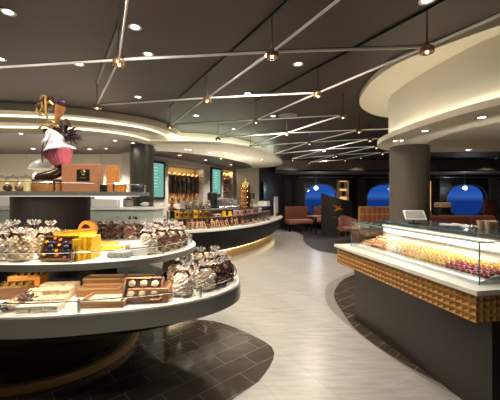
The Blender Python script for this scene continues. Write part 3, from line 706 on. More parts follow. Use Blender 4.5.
bagrow([(176, 300, 0, 'front white bag of sweets nearest the praline box, lower shelf', 1.0), (185, 297.5, 0, 'second front white bag from the praline box, lower shelf', 1.02), (204, 294.5, 0, 'third front white bag, next to the dark bags, lower shelf', 1.02),
        (219, 288, 3, 'first dark chocolate bag right of the white bags, lower shelf', .95), (224, 285, 3, 'dark chocolate bag at the right tip of the lower shelf', .95),
        (178, 285, 1, 'cream bag in the second row behind the front white bags, left', 1.0), (193, 283, 0, 'white bag in the second row, middle', 1.0), (208, 281, 1, 'cream bag in the second row, right', 1.0),
        (222, 276, 3, 'dark bag in the second row at the right end', 1.0), (186, 272, 4, 'nougat bag in the back row of the lower shelf, left', .95), (201, 271, 1, 'cream bag in the back row of the lower shelf, centre', 1.0),
        (214, 270, 2, 'brown bag in the back row of the lower shelf, right', 1.0), (227, 273, 2, 'brown bag in the back row at the far right tip', .9), (168, 273, 2, 'brown bag in the back row, leftmost', .85)], BP, gl_, .8)
gm = 'cellophane bags on the middle shelf'
bagrow([(4, 262, 0, 'white bag at the left picture edge, front of the middle shelf', 1.05), (20, 261, 1, 'cream bag in the front row beside the leftmost white bag', 1.1), (31, 260, 1, 'cream bag in the front row touching the yellow framed box', 1.05),
        (2, 254, 2, 'brown bag behind the leftmost white bag', 1.15), (14, 251, 0, 'white frilled bag in the second row, left', 1.2), (29, 250, 0, 'white frilled bag in the second row, centre', 1.2), (44, 248, 1, 'cream frilled bag in the second row behind the yellow box', 1.1),
        (40, 241, 2, 'large frilled bag in front of the black core column, right', 1.2), (22, 241, 0, 'large frilled bag in front of the black core column, left', 1.2),
        (155, 256, 0, 'silvery white bag at the front of the middle shelf, left of the tip', 1.0), (165, 254.5, 2, 'brown bag at the front near the shelf tip', 1.0), (178, 251, 2, 'brown bag second from the shelf tip', .95), (188, 247, 2, 'brown bag at the very tip of the middle shelf', .85),
        (150, 248, 0, 'white bag in the second row right of the menu panel', 1.05), (163, 247, 0, 'white bag in the second row, middle of the tip pile', 1.1), (176, 245, 4, 'nougat bag in the second row near the tip', 1.0), (158, 242, 2, 'brown bag at the back of the tip pile', 1.1), (170, 241, 0, 'pale bag at the back of the tip pile, right', 1.0)], BP, gm, 1.1)
dr = []
for r in range(2):
    for k in range(5):
        px = 98+k*9+(4 if r else 0); py = 240-r*4
        dr.append((px, py, 3 if (k+r) % 3 else 2, 'small dark bag near the orange drum, '+['front', 'back'][r]+' row, '+ORD[k]+' from the drum', .92))
bagrow(dr, BP, 'row of dark bags behind the sticks', 1.1)

# ---- boxes
def F(x, y, w, d, z, rz=0):
    x, y = fit(x, y, w, d, rz, MIDi if z > 1 else LOWi); return (x, y, z)
def giftbox(label, w, d, h, body, lid, loc, rz=0, tilt=0, name='gift_box', group=None, inner=None, n=(3, 2), sweet=gold, frame=None, cat='box'):
    """open presentation box tilted towards the room with sweets in its tray"""
    t = thing(name, label, cat, loc, rz, group); b = MB(); TT = Matrix.Translation((0, sin(tilt)*h, 0)) @ RX(tilt) @ Matrix.Translation((0, d/2, 0)); b.T = TT
    b.box((0, 0, h/2), (w, d, h)); b.build('box_body', body, t)
    if 1 < loc[2] < 1.2 or loc[2] < .9 and loc[1] < 4:
        fx, fy = fit(loc[0], loc[1]+d/2, w+.02, d, rz, MIDi if loc[2] > 1 else LOWi); t.location = (fx, fy-d/2, loc[2])
    f = MB(); f.T = TT
    for s_ in (-1, 1):
        f.box((s_*(w/2-.006), 0, h+.004), (.012, d, .012)); f.box((0, s_*(d/2-.006), h+.004), (w, .012, .012))
    f.build('frame', lid, t)
    if inner: i_ = MB(); i_.T = TT; i_.box((0, 0, h+.001), (w-.024, d-.024, .002)); i_.build('tray', inner, t)
    if n:
        sw = MB(); sw.T = TT
        for a in range(n[0]):
            for c in range(n[1]):
                x = (-.5+(a+.5)/n[0])*(w-.03); y = (-.5+(c+.5)/n[1])*(d-.03); sw.ball((x, y, h+.008), min(w/n[0], d/n[1])*.36, 1, (1, 1, .55), jit=.12)
        sw.build('sweets', sweet, t, True)
    return t
LZ = .801; MZ = 1.101
# praline box (lower shelf, facing the room)
x, y, _ = G(143.5, 312, .8)
giftbox('copper framed praline box with six gold rosettes on black, propped up on the lower shelf', .27, .16, .05, choc, copper, (x, y+.02, LZ+.0), R(4), R(62), name='praline_box', inner=M('cocoa_tray', (.03, .012, .008), .55), n=(3, 2), sweet=cchoc)
t = thing('slab_box', 'flat mottled milk chocolate slab box behind the praline box', 'box', (x-.03, y+.24, LZ), R(3)); MB().rbox((0, 0, .05), (.28, .16, .1), .005).build('box_body', salmon, t); MB().box((0, 0, .1015), (.25, .13, .003)).build('lid_panel', mchoc, t); MB().box((.03, -.0, .104), (.1, .05, .002)).build('card', wchoc, t)
# wooden boxes with cream cards
def woodbox(px, py, w, d, h, lab, card, lift=0):
    x, y, _ = G(px, py, .8); x, y = fit(x, y+d/2, w, d, R(3), LOWi); t = thing('wooden_box', lab, 'box', (x, y, LZ+lift), R(3))
    b = MB(); b.box((0, 0, h/2), (w, d, h))
    for k in range(3): b.box((0, (-.33+.33*k)*d, h+.001), (w-.02, d*.3, .004))
    b.build('box_body', wood, t)
    f = MB()
    for s_ in (-1, 1): f.box((s_*(w/2-.004), 0, h+.006), (.008, d, .014)); f.box((0, s_*(d/2-.004), h+.006), (w, .008, .014))
    f.build('frame', wood2, t)
    if card: MB().box((0, -.01, h+.006), (w*.72, d*.6, .003)).build('card', ivory, t); o = MB().tube([(.018*cos(a*pi/8)-.01, .012*sin(a*pi/8)-.01, h+.009) for a in range(16)], .0018, 4, closed=True).build('oval_emblem', M('red_ink', (.5, .05, .05), .5), t)
    return t
woodbox(92, 314, .3, .22, .03, 'low wooden box with a cream card and red oval on the lower shelf', True)
woodbox(97, 297, .3, .13, .05, 'taller wooden box behind the one with the cream card', False)
woodbox(101, 288, .3, .13, .065, 'tallest wooden box at the back of the wooden trio', False)
woodbox(136, 287, .26, .14, .06, 'wooden box in shade behind the slab box', False)
# white chocolate bars: slanting column of stacks
wlab = ['front stack of white wrapped bars by the lower guard rail', 'second stack of cream bars behind the white wrapped ones', 'third stack of cream bars from the rail', 'rear stack of cream bars, farthest from the rail']
for q in range(4):
    x, y, _ = G([34, 43, 50, 56][q], [314, 306, 299, 293.5][q], .8); t = thing('chocolate_bar_stack', wlab[q], 'bars', F(x, y+.05, .26, .1, LZ), R(6), 'stacks of pale chocolate bars')
    for k in range([2, 2, 3, 3][q]):
        for m_ in range(3): MB().rbox((-.088+.088*m_, 0, .0115+k*.0215), (.083, .1, .02), .004, rot=RZ(random.uniform(-.04, .04))).build('bar', wchoc if q == 0 else cchoc, t)
# mixed pieces in rows
random.seed(21)
for r in range(3):
    for k in range(9):
        px = 4+k*.5+r*9+k*3.0; py = 312-k*2.1-r*1.2
        x, y, _ = G(px, py, .8)
        if r == 0 and k == 0:
            pc = []
            for (mm, nm, lb) in [(choc, 'chocolate_cluster', 'dark chocolate cluster in the slanting rows left of the white bars'), (cchoc, 'chocolate_cluster', 'cream chocolate cluster in the slanting rows left of the white bars'), (mchoc, 'chocolate_cluster', 'milk chocolate cluster in the slanting rows left of the white bars')]:
                b = MB()
                for q in range(5): b.ball((random.uniform(-.024, .024), random.uniform(-.02, .02), .025+random.uniform(0, .014)), .019, 1, jit=.2)
                o = b.build(nm, mm, None, True); tag(o, lb, 'chocolate', 'slanting rows of chocolate clusters'); pc.append(o)
            pu = set()
        kk = (k//2+r) % 3; o = pc[kk]
        if kk in pu: o = o.copy(); COL.objects.link(o)
        o['label'] = ['dark', 'cream', 'milk'][kk]+' chocolate cluster, '+['left', 'middle', 'right'][r]+' slanting row, '+ORD[k]+' from the front, lower shelf'
        pu.add(kk); o.location = F(x, y, .09, .08, LZ+.001); o.rotation_euler.z = random.uniform(0, 6)
for q, (px, py, w, lab) in enumerate([(4, 300, .22, 'gold crate with dark slots at the left edge of the lower shelf'), (10, 292, .24, 'gold crate with dark slots behind the first, lower shelf left')]):
    x, y, _ = G(px, py, .8); t = thing('gold_crate', lab, 'box', F(x, y+.08+q*.12, .24, .16, LZ), R(10)); MB().box((0, 0, .04), (w, .15, .08)).build('box_body', orange if q else wood, t)
    b = MB()
    for k in range(4): b.box((-.075+.05*k, 0, .085), (.018, .14, .012), rot=RZ(.4))
    b.build('dark_bars', choc, t); b = MB()
    for s_ in (-1, 1): b.box((s_*(w/2-.005), 0, .086), (.01, .15, .014)); b.box((0, s_*.07, .086), (w, .01, .014))
    b.build('frame', gold, t)
# middle shelf: framed box, yellow boxes, drum
x, y, _ = G(55, 262.5, 1.1)
t = giftbox('gold framed open box of dark round sweets propped up on the middle shelf', .245, .17, .03, M('maroon_card', (.1, .015, .02), .4), gold, (x, y+.01, MZ), R(-3), R(68), name='framed_box', inner=M('maroon_tray', (.09, .015, .02), .35), n=None)
FT = Matrix.Translation((0, sin(R(68))*.03, 0)) @ RX(R(68)) @ Matrix.Translation((0, .085, 0))
for cx in (-.055, .055):
    b = MB(); b.T = FT
    for (dx, dy, r_) in [(0, .0, .026), (-.018, .028, .02), (.018, .028, .02), (-.016, -.028, .02), (.018, -.026, .02)]: b.ball((cx+dx, dy, .038), r_, 2, (1, 1, .5))
    b.build('dark_sweets', M('blue_black_sweets', (.015, .016, .025), .25), t, True)
for (dx, dy, m_) in [(-.095, .04, 0), (-.09, -.05, 0), (0, .055, 1), (0, .02, 0), (.0, -.05, 1), (.098, .045, 0), (.06, -.065, 2), (.1, -.055, 2), (-.04, .065, 1), (-.01, -.02, 0)]:
    b = MB(); b.T = FT; b.ball((dx, dy, .038), .012, 1, (1.2, 1, .5)); b.build('coloured_sweet', [yellow, orange, M('pink_sweets', (.8, .1, .3), .4)][m_], t, True)
for q, (px, py, h, rz, lab) in enumerate([(75.5, 261.5, .15, -.05, 'upright yellow box right beside the gold framed box'), (81.5, 260.5, .165, -.08, 'middle upright yellow box with dark specks'), (89, 259.5, .16, -.08, 'rightmost upright yellow box near the orange drum')]):
    x, y, _ = G(px, py, 1.1); t = thing('yellow_box', lab, 'box', F(x, y+.06, .05, .13, MZ), rz, 'yellow boxes on the middle shelf')
    b = MB(); b.rbox((0, 0, h/2+.001), (.045, .12, h), .003); b.build('box_body', yellow, t)
    b = MB()
    for k in range(6): b.box((-.016+.006*k, -.061, h*.3+.012*k), (.004, .003, .006))
    b.build('specks', choc, t)
for q, (px, py, w, lab) in enumerate([(62, 250, .13, 'long gold lidded box behind the gold framed box'), (82, 248, .12, 'gold lidded box behind the upright yellow boxes')]):
    x, y, _ = G(px, py, 1.1); t = thing('gold_box', lab, 'box', (x, y+.06, MZ), R(-8), 'gold lidded boxes'); MB().rbox((0, 0, .07), (w, .12, .14), .004).build('box_body', yellow, t); MB().rbox((0, 0, .148), (w+.006, .126, .016), .004).build('lid', gold, t)
x, y, _ = G(87, 243, 1.1); t = thing('round_drum_box', 'upright orange ring shaped drum box with a dark centre in front of the core column', 'box', (x, y+.02, MZ), R(-12))
rr_ = RX(pi/2)
MB().lathe([(.055, -.03), (.085, -.03), (.088, -.026), (.088, .026), (.085, .03), (.055, .03)], (0, 0, .125), 40, rot=rr_, loop=True).build('ring', orange, t, True)
MB().lathe([(0, .012), (.056, .012), (.056, -.025), (0, -.025)], (0, 0, .125), 32, rot=rr_).build('centre', choc, t, True); MB().rbox((0, 0, .02), (.1, .08, .04), .006).build('base', wood, t)
# yellow flat bars and chocolate sticks
for q, (px, py, w, lab, mm) in enumerate([(101, 251, .16, 'flat yellow wrapped bar left of the chocolate sticks', yellow), (112, 249, .16, 'second flat yellow wrapped bar, closer to the sticks', yellow), (106, 244.5, .2, 'yellow wrapped bar lying behind the other two', yellow), (97, 247, .12, 'flat oak coloured tray behind the yellow bars', wood2)]):
    x, y, _ = G(px, py, 1.1); t = thing('wrapped_bar', lab, 'bar', (x, y+.03, MZ), R(-14), 'flat wrapped bars'); MB().rbox((0, 0, .01), (w, .06, .02), .004).build('bar', mm, t); MB().box((0, 0, .021), (w*.5, .03, .002)).build('label_strip', orange if mm is yellow else wchoc, t)
t0 = None
for k in range(11):
    px = 122+k*2.2; py = 251-.5*k*.4; x, y, _ = G(px, py, 1.1); lab = ORD[k]+' chocolate stick from the left, leaning in a row on the middle shelf'
    if t0 is None: t0 = tag(MB().rbox((0, 0, .0155), (.011, .16, .03), .004).build('chocolate_stick', M('reddish_chocolate', (.24, .09, .05), .3, var=.3), None, loc=(x, y+.08, MZ)), lab, 'chocolate', 'chocolate sticks in a row'); t0.rotation_euler.z = .5
    else: o = t0.copy(); COL.objects.link(o); o.location = (x, y+.08, MZ); o['label'] = lab
x, y, _ = G(109, 262, 1.1); t = thing('clear_box', 'shiny clear plastic box holding grey sweets at the middle shelf front', 'box', F(x, y+.07, .19, .14, MZ), R(4)); MB().rbox((0, 0, .03), (.17, .12, .06), .004).build('box_body', glass, t); MB().rbox((0, 0, .022), (.155, .105, .04), .01).build('filling', M('grey_sweets', (.4, .38, .38), .4, var=.3, scale=60), t)
x, y, _ = G(131, 260.5, 1.1); t = thing('white_box', 'white carton with a pale label at the middle shelf front', 'box', F(x-.02, y+.07, .18, .17, MZ), R(10)); MB().rbox((0, 0, .035), (.13, .12, .07), .004).build('box_body', white, t); MB().box((0, -.0, .071), (.09, .07, .002)).build('label_strip', ivory, t)
# ---- top shelf
TZ = 1.589
def TP(px, Y): return ((px-250)/300*Y, Y)
t = thing('logo_box', 'large copper coloured box with a black square gold emblem on the top shelf', 'box', (*TP(83, 2.95), TZ)); MB().rbox((0, 0, .135), (.36, .1, .27), .004).build('box_body', salmon, t)
MB().box((.03, -.0515, .16), (.125, .003, .115)).build('emblem_panel', black, t)
b = MB(); b.T = Matrix.Translation((.03, -.055, .175))
b.tube([(-.02, 0, .02), (-.005, 0, .028), (0, 0, .01), (-.018, 0, 0), (0, 0, -.012), (.018, 0, .0), (.002, 0, .012), (.01, 0, .028), (.024, 0, .018)], .003, 5); b.box((0, 0, -.038), (.06, .003, .006)); b.build('emblem', gold, t)
t = thing('orange_box', 'tall orange box at the right of the top shelf', 'box', (*TP(113, 2.9), TZ)); MB().rbox((0, 0, .125), (.095, .08, .25), .003).build('box_body', M('burnt_orange_card', (.5, .2, .05), .4), t); MB().box((0, 0, .251), (.09, .075, .004)).build('lid', wood, t)
for q, (px, w) in enumerate([(104, .05), (122, .06)]):
    t = thing('small_orange_box', ['small dark box left of the tall orange box', 'low orange box right of the tall orange box'][q], 'box', (*TP(px, 2.85), TZ)); MB().rbox((0, 0, .03), (w, .06, .06), .003).build('box_body', [black, orange][q], t); MB().rbox((0, 0, .063), (w+.004, .064, .008), .002).build('lid', [choc, wood][q], t)
for q, (px, lab) in enumerate([(2, 'pale yellow jar at the left picture edge on the top shelf'), (13, 'second pale yellow jar from the left on the top shelf'), (26, 'pale yellow jar beside the wooden plinth')]):
    t = thing('sweets_jar', lab, 'jar', (*TP(px, 2.75), TZ), 0, 'pale jars on the top shelf')
    MB().lathe([(.03, 0), (.036, .004), (.042, .12), (.043, .125)], n=24).build('jar_body', M('pale_yellow_jar', (.66, .55, .27), .35), t, True)
    MB().lathe([(.045, .122), (.045, .14), (.012, .142), (.012, .155), (0, .157)], n=24).build('lid', grey, t, True)
for q, px in enumerate([7.5, 19]):
    t = thing('dark_treat', ['dark frilled treat between the first two jars', 'dark frilled treat between the second and third jar'][q], 'chocolate', (*TP(px, 2.7), TZ)); MB().ball((0, 0, .035), .035, 2, jit=.12).build('ball', [choc, mchoc][q], t, True); MB().ball((0, 0, .065), .016, 1, jit=.3).build('topping', wchoc, t, True)
# ---- cupcake sculpture
SX, SY = TP(58, 3.0)
t = thing('chocolate_sculpture', 'tilted pink cupcake sculpture with dark spikes and gold scrolls on the top shelf', 'sculpture', (SX, SY, TZ))
def sp_(px, py, dy=0): return ((px-250)/300*3.0-SX, dy, EYE+(196-py)*.01-TZ)
b = MB(); b.rbox((-.12, 0, .04), (.42, .26, .08), .005); b.build('plinth', wood, t)
b = MB(); b.tube([sp_(36, 177), sp_(44, 176.5), sp_(52, 175), sp_(59, 172), sp_(63, 166)], [.03, .045, .05, .045, .03], 10); b.rbox((-.08, 0, .1), (.3, .16, .05), .02); b.build('chocolate_base', choc, t, True)
b = MB(); b.tube([sp_(52, 186), sp_(54, 178), sp_(57, 170), sp_(58, 163)], [.012, .014, .014, .02], 8); b.ball(sp_(57, 168, -.06), .018, 1, jit=.2); b.build('stem', cchoc, t, True)
tl = R(-13)  # lean
Mx = Matrix.Translation(sp_(62, 165)) @ RY(-tl*-1)
b = MB(); b.T = Matrix.Translation(sp_(62, 165.5)) @ RY(R(-14)); n = 40; prof = [(.0, 0), (.068, 0), (.075, .01), (.13, .14), (.134, .15), (.12, .152)]
vs = []; fs = []
for j, (r, z) in enumerate(prof):
    for k in range(n): a = 2*pi*k/n; q = r*(1+(.035 if k % 2 else -.035)); vs.append((q*cos(a), q*sin(a), z))
for j in range(len(prof)-1):
    for k in range(n): fs.append((j*n+k, j*n+(k+1) % n, (j+1)*n+(k+1) % n, (j+1)*n+k))
b._add(vs, fs); b.build('pink_cup', pinkm, t, True)
b = MB(); b.T = Matrix.Translation(sp_(62, 165.5)) @ RY(R(-14)) @ Matrix.Translation((0, 0, .14))
vs = []; fs = []; J = 22; n = 36
for j in range(J):
    f = j/(J-1); r = .138*(1-f)**.55*(1+.07*sin(f*18))+.004; z = .26*f
    for k in range(n): a = 2*pi*k/n+f*3.5; q = r*(1+.12*sin(3*a-f*6)); vs.append((q*cos(a), q*sin(a), z))
for j in range(J-1):
    for k in range(n): fs.append((j*n+k, j*n+(k+1) % n, (j+1)*n+(k+1) % n, (j+1)*n+k))
b._add(vs, fs); b.build('white_swirl', M('white_icing', (.8, .8, .84), .15), t, True)
b = MB(); b.T = Matrix.Translation(sp_(62, 165.5)) @ RY(R(-14))
for q in range(4):
    a0 = -2.9+q*.5; pts = []
    for k in range(8): f = k/7; r = .15*(1-f*.85)+.008+.025*sin(pi*f); a = a0+f*1.1; pts.append((r*cos(a), r*sin(a), .06+.3*f))
    b.tube(pts, [.004, .005, .005, .005, .005, .004, .004, .003], 5)
b.build('dark_ribs', purple, t, True)
b = MB(); c0 = Vector(sp_(66, 137)); random.seed(5)
for q in range(34):
    th = R(random.uniform(-35, 125)); ph = random.uniform(-.9, .9); L_ = random.uniform(.11, .2); d = Vector((cos(th)*cos(ph), sin(ph), sin(th)*cos(ph)))
    if random.random() < .3: L_ *= 1.15
    p1 = c0+d*.03; p2 = c0+d*L_+Vector((0, 0, -.02)); m_ = (p1+p2)/2+Vector((0, 0, .015)); b.tube([p1, m_, p2], [.012, .011, .001], 5)
b.ball(c0, .05, 2, jit=.1); b.build('dark_spikes', M('spike_chocolate', (.035, .012, .022), .25, var=.3), t, True)
b = MB()
b.tube([sp_(44, 130), sp_(49, 133), sp_(56, 131.5), sp_(64, 132), sp_(68, 126), sp_(66, 119)], [.02, .045, .05, .045, .035, .015], 10)
b.tube([sp_(48, 133), sp_(50, 141), sp_(53, 146)], [.04, .045, .02], 10)
b.tube([sp_(41, 104, .02), sp_(45, 99, .02), sp_(50, 98, .02), sp_(53, 104, .02)], [.015, .035, .03, .01], 8); b.build('dark_scroll_body', M('glossy_brown', (.07, .03, .02), .15, var=.3), t, True)
b = MB()
for pts in [[(40, 113), (41, 106), (45, 104), (46, 109), (43.5, 113), (43, 117), (47, 117)], [(49, 100), (49, 108), (49.5, 116), (51, 119)], [(49.5, 106), (53, 103), (56, 106), (54.5, 111), (52, 111)], [(44, 101), (46, 97), (50, 99)], [(42, 130), (46, 126), (52, 128), (57, 126), (60, 128)], [(50, 124), (54, 122), (58, 124), (56, 128)]]:
    b.tube([sp_(px, py, -.05) for px, py in pts], .011, 7)
b.build('gold_scrolls', M('gold_lustre', (.62, .38, .12), .3, .5), t, True)
b = MB(); b.tube([sp_(56.5, 126, -.03), sp_(60, 117, -.03), sp_(63, 107, -.03)], [.012, .03, .052], 14); b.build('wafer_cone', M('wafer', (.5, .22, .07), .4), t, True)
b = MB(); b.ball(sp_(63.4, 104.5, -.03), .05, 2, (1, .9, .6), jit=.08); b.build('purple_filling', purple, t, True)

# ================================================================== bar counter in the middle distance
C2 = spline([(-2.13, 7.0), (-1.95, 6.52), (-1.3, 6.45), (-.47, 7.03), (.27, 8.15), (.85, 9.6), (1.2, 11.0), (1.15, 11.7), (.75, 11.95), (.2, 11.3), (-.35, 10), (-1.0, 8.75), (-1.6, 8.05), (-2.1, 7.6)], 160)
bc = thing('bar_counter', 'long curved black counter with white rim and bronze plinth in front of the bar wall', 'counter', (0, 8, 0))
def adj(o): return [(x-.33*max(0, min(1, (-.8-x)/.6)), y) for x, y in o]
def B2(o): return [(x, y-8) for x, y in o]
def sc2(o, k): return offset(o, k)
MB().prism(B2(C2), .755, .8).build('rim_slab', white, bc, True)
MB().loft([(B2(C2i), z) for C2i, z in ((offset(C2, .3), .24), (offset(C2, .12), .4), (offset(C2, .04), .755))]).build('body', M('satin_black', (.008, .0075, .007), .5, spec=.2), bc, True)
MB().prism(B2(offset(C2, .36)), .005, .24).build('plinth', bronze, bc, True)
MB().ring(B2(offset(C2, .33)), B2(offset(C2, .35)), .225, .24).build('led_strip', emat('plinth_led', (1, .8, .45), 7), bc)
MB().prism(B2(adj(offset(C2, .42))), .8, 1.03, 0, mtop=1).build('lower_riser', [brown, topstone], bc, True)
MB().ring(B2(adj(offset(C2, .41))), B2(adj(offset(C2, .43))), 1.015, 1.035).build('gold_edge', gold, bc, True)
MB().prism(B2(adj(offset(C2, .6))), 1.03, 1.22, 0, mtop=1).build('upper_riser', [brown, M('grey_worktop', (.25, .24, .23), .15)], bc, True)
MB().ring(B2(adj(offset(C2, .585))), B2(adj(offset(C2, .6))), 1.19, 1.222).build('top_edge', steel, bc, True)
def ray(o, px, dy=0):
    s_ = (px-250)/300; best = None; n = len(o)
    for i in range(n):
        (x1, y1), (x2, y2) = o[i-1], o[i]; d1 = x1-s_*y1; d2 = x2-s_*y2
        if d1*d2 <= 0 and abs(d1-d2) > 1e-9:
            t = d1/(d1-d2); y = y1+(y2-y1)*t
            if y > .5 and (best is None or y < best[1]): best = (x1+(x2-x1)*t, y, math.atan2(y2-y1, x2-x1))
    return best
r1 = offset(C2, .2); r2 = adj(offset(C2, .51)); r3 = adj(offset(C2, .82))
def place2(px, o):
    for q in range(60):
        for sg in (1, -1):
            r_ = ray(o, px+sg*q)
            if r_: return r_
# front row : leaning copper framed boxes
random.seed(31)
fb = None; cols = 15
for k in range(cols):
    px = 171+k*4.75; x, y, a = place2(px, r1); lab = 'leaning copper framed chocolate box in the bar counter front row, '+(ORD[k] if k else 'first')+' from the left'
    if k % 5 == 3: lab = 'small dark leaning box in the bar counter front row, '+ORD[k]+' from the left'
    if fb is None:
        fb = giftbox(lab, .085, .17, .02, M('copper_brown_card', (.4, .17, .07), .35, .1), M('light_copper_frame', (.75, .42, .22), .35, .1), (x, y, .801), a, R(62), name='framed_chocolate_box', group='copper framed boxes along the bar counter', inner=choc, n=(2, 2), sweet=M('amber_sweets', (.4, .2, .07), .4))
        fb2 = giftbox('small dark leaning box', .09, .1, .02, choc, wood, (0, 0, 0), 0, R(60), name='dark_chocolate_box', group='copper framed boxes along the bar counter', inner=black, n=(2, 2), sweet=mchoc); f2 = True
    elif k % 5 == 3:
        if f2: fb2.location = (x, y, .801); fb2.rotation_euler.z = a; fb2['label'] = lab; f2 = False
        else: dup(fb2, (x, y, .801), a, lab)
    else: dup(fb, (x, y, .801), a-random.uniform(0, .5), lab)
# chocolate piles right part of the front row
def pile(px, o, z, mm, mm2, lab, r=.09, h=.1, name='chocolate_pile'):
    x, y, a = place2(px, o); t = thing(name, lab, 'chocolates', (x, y, z), a)
    MB().rbox((0, 0, .006), (r*2, r*1.3, .012), .004).build('tray', steel, t)
    b = MB()
    for q in range(26):
        f = random.random(); rr = r*.75*(1-f*.6); an = random.uniform(0, 6.28); b.ball((cos(an)*rr*random.random(), sin(an)*rr*.6*random.random(), .02+f*h), .019, 1, (1.2, 1, .7), jit=.2, mi=q % 2)
    b.build('pieces', [mm, mm2], t, True); return t
redc = M('red_brown_sweets', (.28, .09, .04), .35, var=.3); orsw = M('orange_brown_sweets', (.5, .22, .08), .35, var=.3)
for k, px in enumerate([243, 248, 253.5, 258.5, 263.5, 268]):
    pile(px, r1, .801, [redc, mchoc, orsw][k % 3], orsw, ['reddish', 'brown', 'orange'][k % 3]+' chocolate pile on the bar counter rim, '+ORD[k]+' right of the framed boxes', .1, .09)
r1b = adj(offset(C2, .35))
for k in range(14):
    px = 177+k*5; pile(px, r1b, .801, [redc, mchoc, orsw, cchoc][k % 4], [orsw, redc, mchoc, mchoc][k % 4], ['reddish', 'brown', 'orange', 'cream'][k % 4]+' chocolate pile behind the leaning boxes on the bar counter, '+ORD[k]+' from the left', .047, .17)
# second tier
def smallbox(px, o, z, w, d, h, mm, ml, lab, group=None, name='gift_box', rot=0):
    x, y, a = place2(px, o); t = thing(name, lab, 'box', (x, y, z), a+rot, group)
    MB().rbox((0, 0, h/2), (w, d, h), .003).build('box_body', mm, t); MB().rbox((0, 0, h+.006), (w+.006, d+.006, .012), .002).build('lid', ml, t)
    MB().box((0, -d/2-.001, h*.5), (w*.5, .003, h*.4)).build('front_label', choc if mm is not choc else gold, t); return t
for k in range(8):
    px = 177+k*4.6; smallbox(px, r2, 1.036, .095, .1, .13 if k % 2 else .17, [yellow, wood, gold, mchoc][k % 4], gold if k % 4 != 2 else choc, ['yellow', 'wood brown', 'gold foil', 'milk brown'][k % 4]+' box on the middle tier of the bar counter, '+ORD[k]+' from the left', 'boxes on the middle tier of the bar counter')
for k, (px, h) in enumerate([(224, .13), (230, .11)]):
    x, y, a = place2(px, r2); t = thing('yellow_pouch', ['taller', 'shorter'][k]+' bright yellow gusset pouch on the bar counter middle tier', 'pouch', (x, y, 1.036), a)
    MB().box((0, 0, h/2), (.11, .07, h), taper=.6).build('pouch_body', yellow, t); MB().box((0, 0, h+.01), (.06, .008, .02)).build('folded_top', orange, t)
lil = M('lilac_card', (.4, .28, .36), .4); pk = M('dusty_pink_card', (.55, .33, .3), .4)
for k in range(7):
    px = 236+k*4; smallbox(px, r2, 1.036, .12, .1, .12, [lil, pk, mchoc][k % 3], [white, lil, orange][k % 3], ['lilac', 'dusty pink', 'brown'][k % 3]+' box on the bar counter middle tier, '+ORD[k]+' right of the yellow pouches', 'boxes right of the yellow pouches')
smallbox(217, r2, 1.036, .16, .12, .06, pk, white, 'pink box with white lid left of the yellow pouches')
# top tier
for k, px in enumerate([188, 195, 202, 208]):
    x, y, a = place2(px, r3); dup(bg_brown, (x, y, 1.221), a, 'brown cellophane bag on top of the bar counter, '+ORD[k]+' from the left', 'bags on top of the bar counter', 1.05)
x, y, a = place2(169, r3); t = thing('copper_tower', 'glittering copper and cream sweets tower at the left of the bar counter top', 'sweets tower', (x, y, 1.221), a)
MB().lathe([(.12, 0), (.12, .02), (.03, .03), (.03, .14), (.09, .15), (.09, .16), (.025, .17), (.025, .27), (.06, .28), (.0, .3)], n=20).build('stand', copper, t, True)
for tier in range(3):
    b = MB()
    for q in range(14): r_ = [.08, .055, .02][tier]; an = q*1.3; b.ball((cos(an)*r_, sin(an)*r_, [.05, .185, .3][tier]), .024, 1, jit=.2, mi=q % 2)
    b.build('sweets', [cchoc, orsw], t, True)
for k in range(6):
    x, y, a = place2(251+k*2.1, r3); o = MB().lathe([(.02, 0), (.032, .075), (.033, .08), (.028, .078), (.018, .01), (0, .01)], n=16).build('white_cup', white, None, True, loc=(x, y, 1.222)); tag(o, 'small white cup on the bar counter top, '+ORD[k]+' from the copper boiler', 'cup', 'white cups beside the boiler')
smallbox(264, r3, 1.221, .3, .3, .16, white, grey, 'white boxy machine on the bar counter top near its right end', name='white_machine')
x, y, a = .95, 11.0, R(72); t = thing('end_display', 'white upright display block with copper tins at the right tip of the bar counter', 'display', (x, y, .801), a)
MB().rbox((0, .0, .37), (.5, .05, .7), .006).build('panel', white, t); MB().box((0, 0, .012), (.44, .2, .024)).build('foot', white, t)
for q in range(3): MB().lathe([(.045, .024), (.045, .12), (.03, .135), (0, .136)], (-.13+.13*q, -.06, 0), 16).build('copper_tin', copper, t, True)
# tall copper boiler
x, y, a = place2(245, r3); t = thing('copper_boiler', 'tall gleaming copper drink dispenser with brass dome on the bar counter', 'drink dispenser', (x, y, 1.221))
MB().lathe([(.17, 0), (.17, .03), (.15, .05), (.145, .52), (.15, .54), (.16, .55), (.16, .57)], n=36).build('body', copper, t, True)
MB().lathe([(.165, .57), (.165, .6), (.14, .66), (.09, .71), (.03, .735), (.02, .76), (.03, .78), (.02, .8), (.008, .83), (0, .9)], n=36).build('dome', brass, t, True)
for q in range(3): MB().lathe([(.158, .12+.17*q), (.162, .13+.17*q), (.158, .14+.17*q)], n=36).build('band', brass, t, True)
for sg in (-1, 1):
    MB().tube([(sg*.2, -.04, .02), (sg*.2, -.04, .45), (sg*.17, -.03, .52), (sg*.14, -.02, .52)], .012, 8).lathe([(.025, 0), (.025, .03), (.012, .04)], (sg*.2, -.04, 0), 12).build('side_pipe', brass, t, True)
MB().tube([(0, -.14, .2), (0, -.2, .2), (0, -.21, .16)], .014, 8).tube([(0, -.18, .2), (0, -.18, .26)], .008, 6).build('tap', brass, t, True)

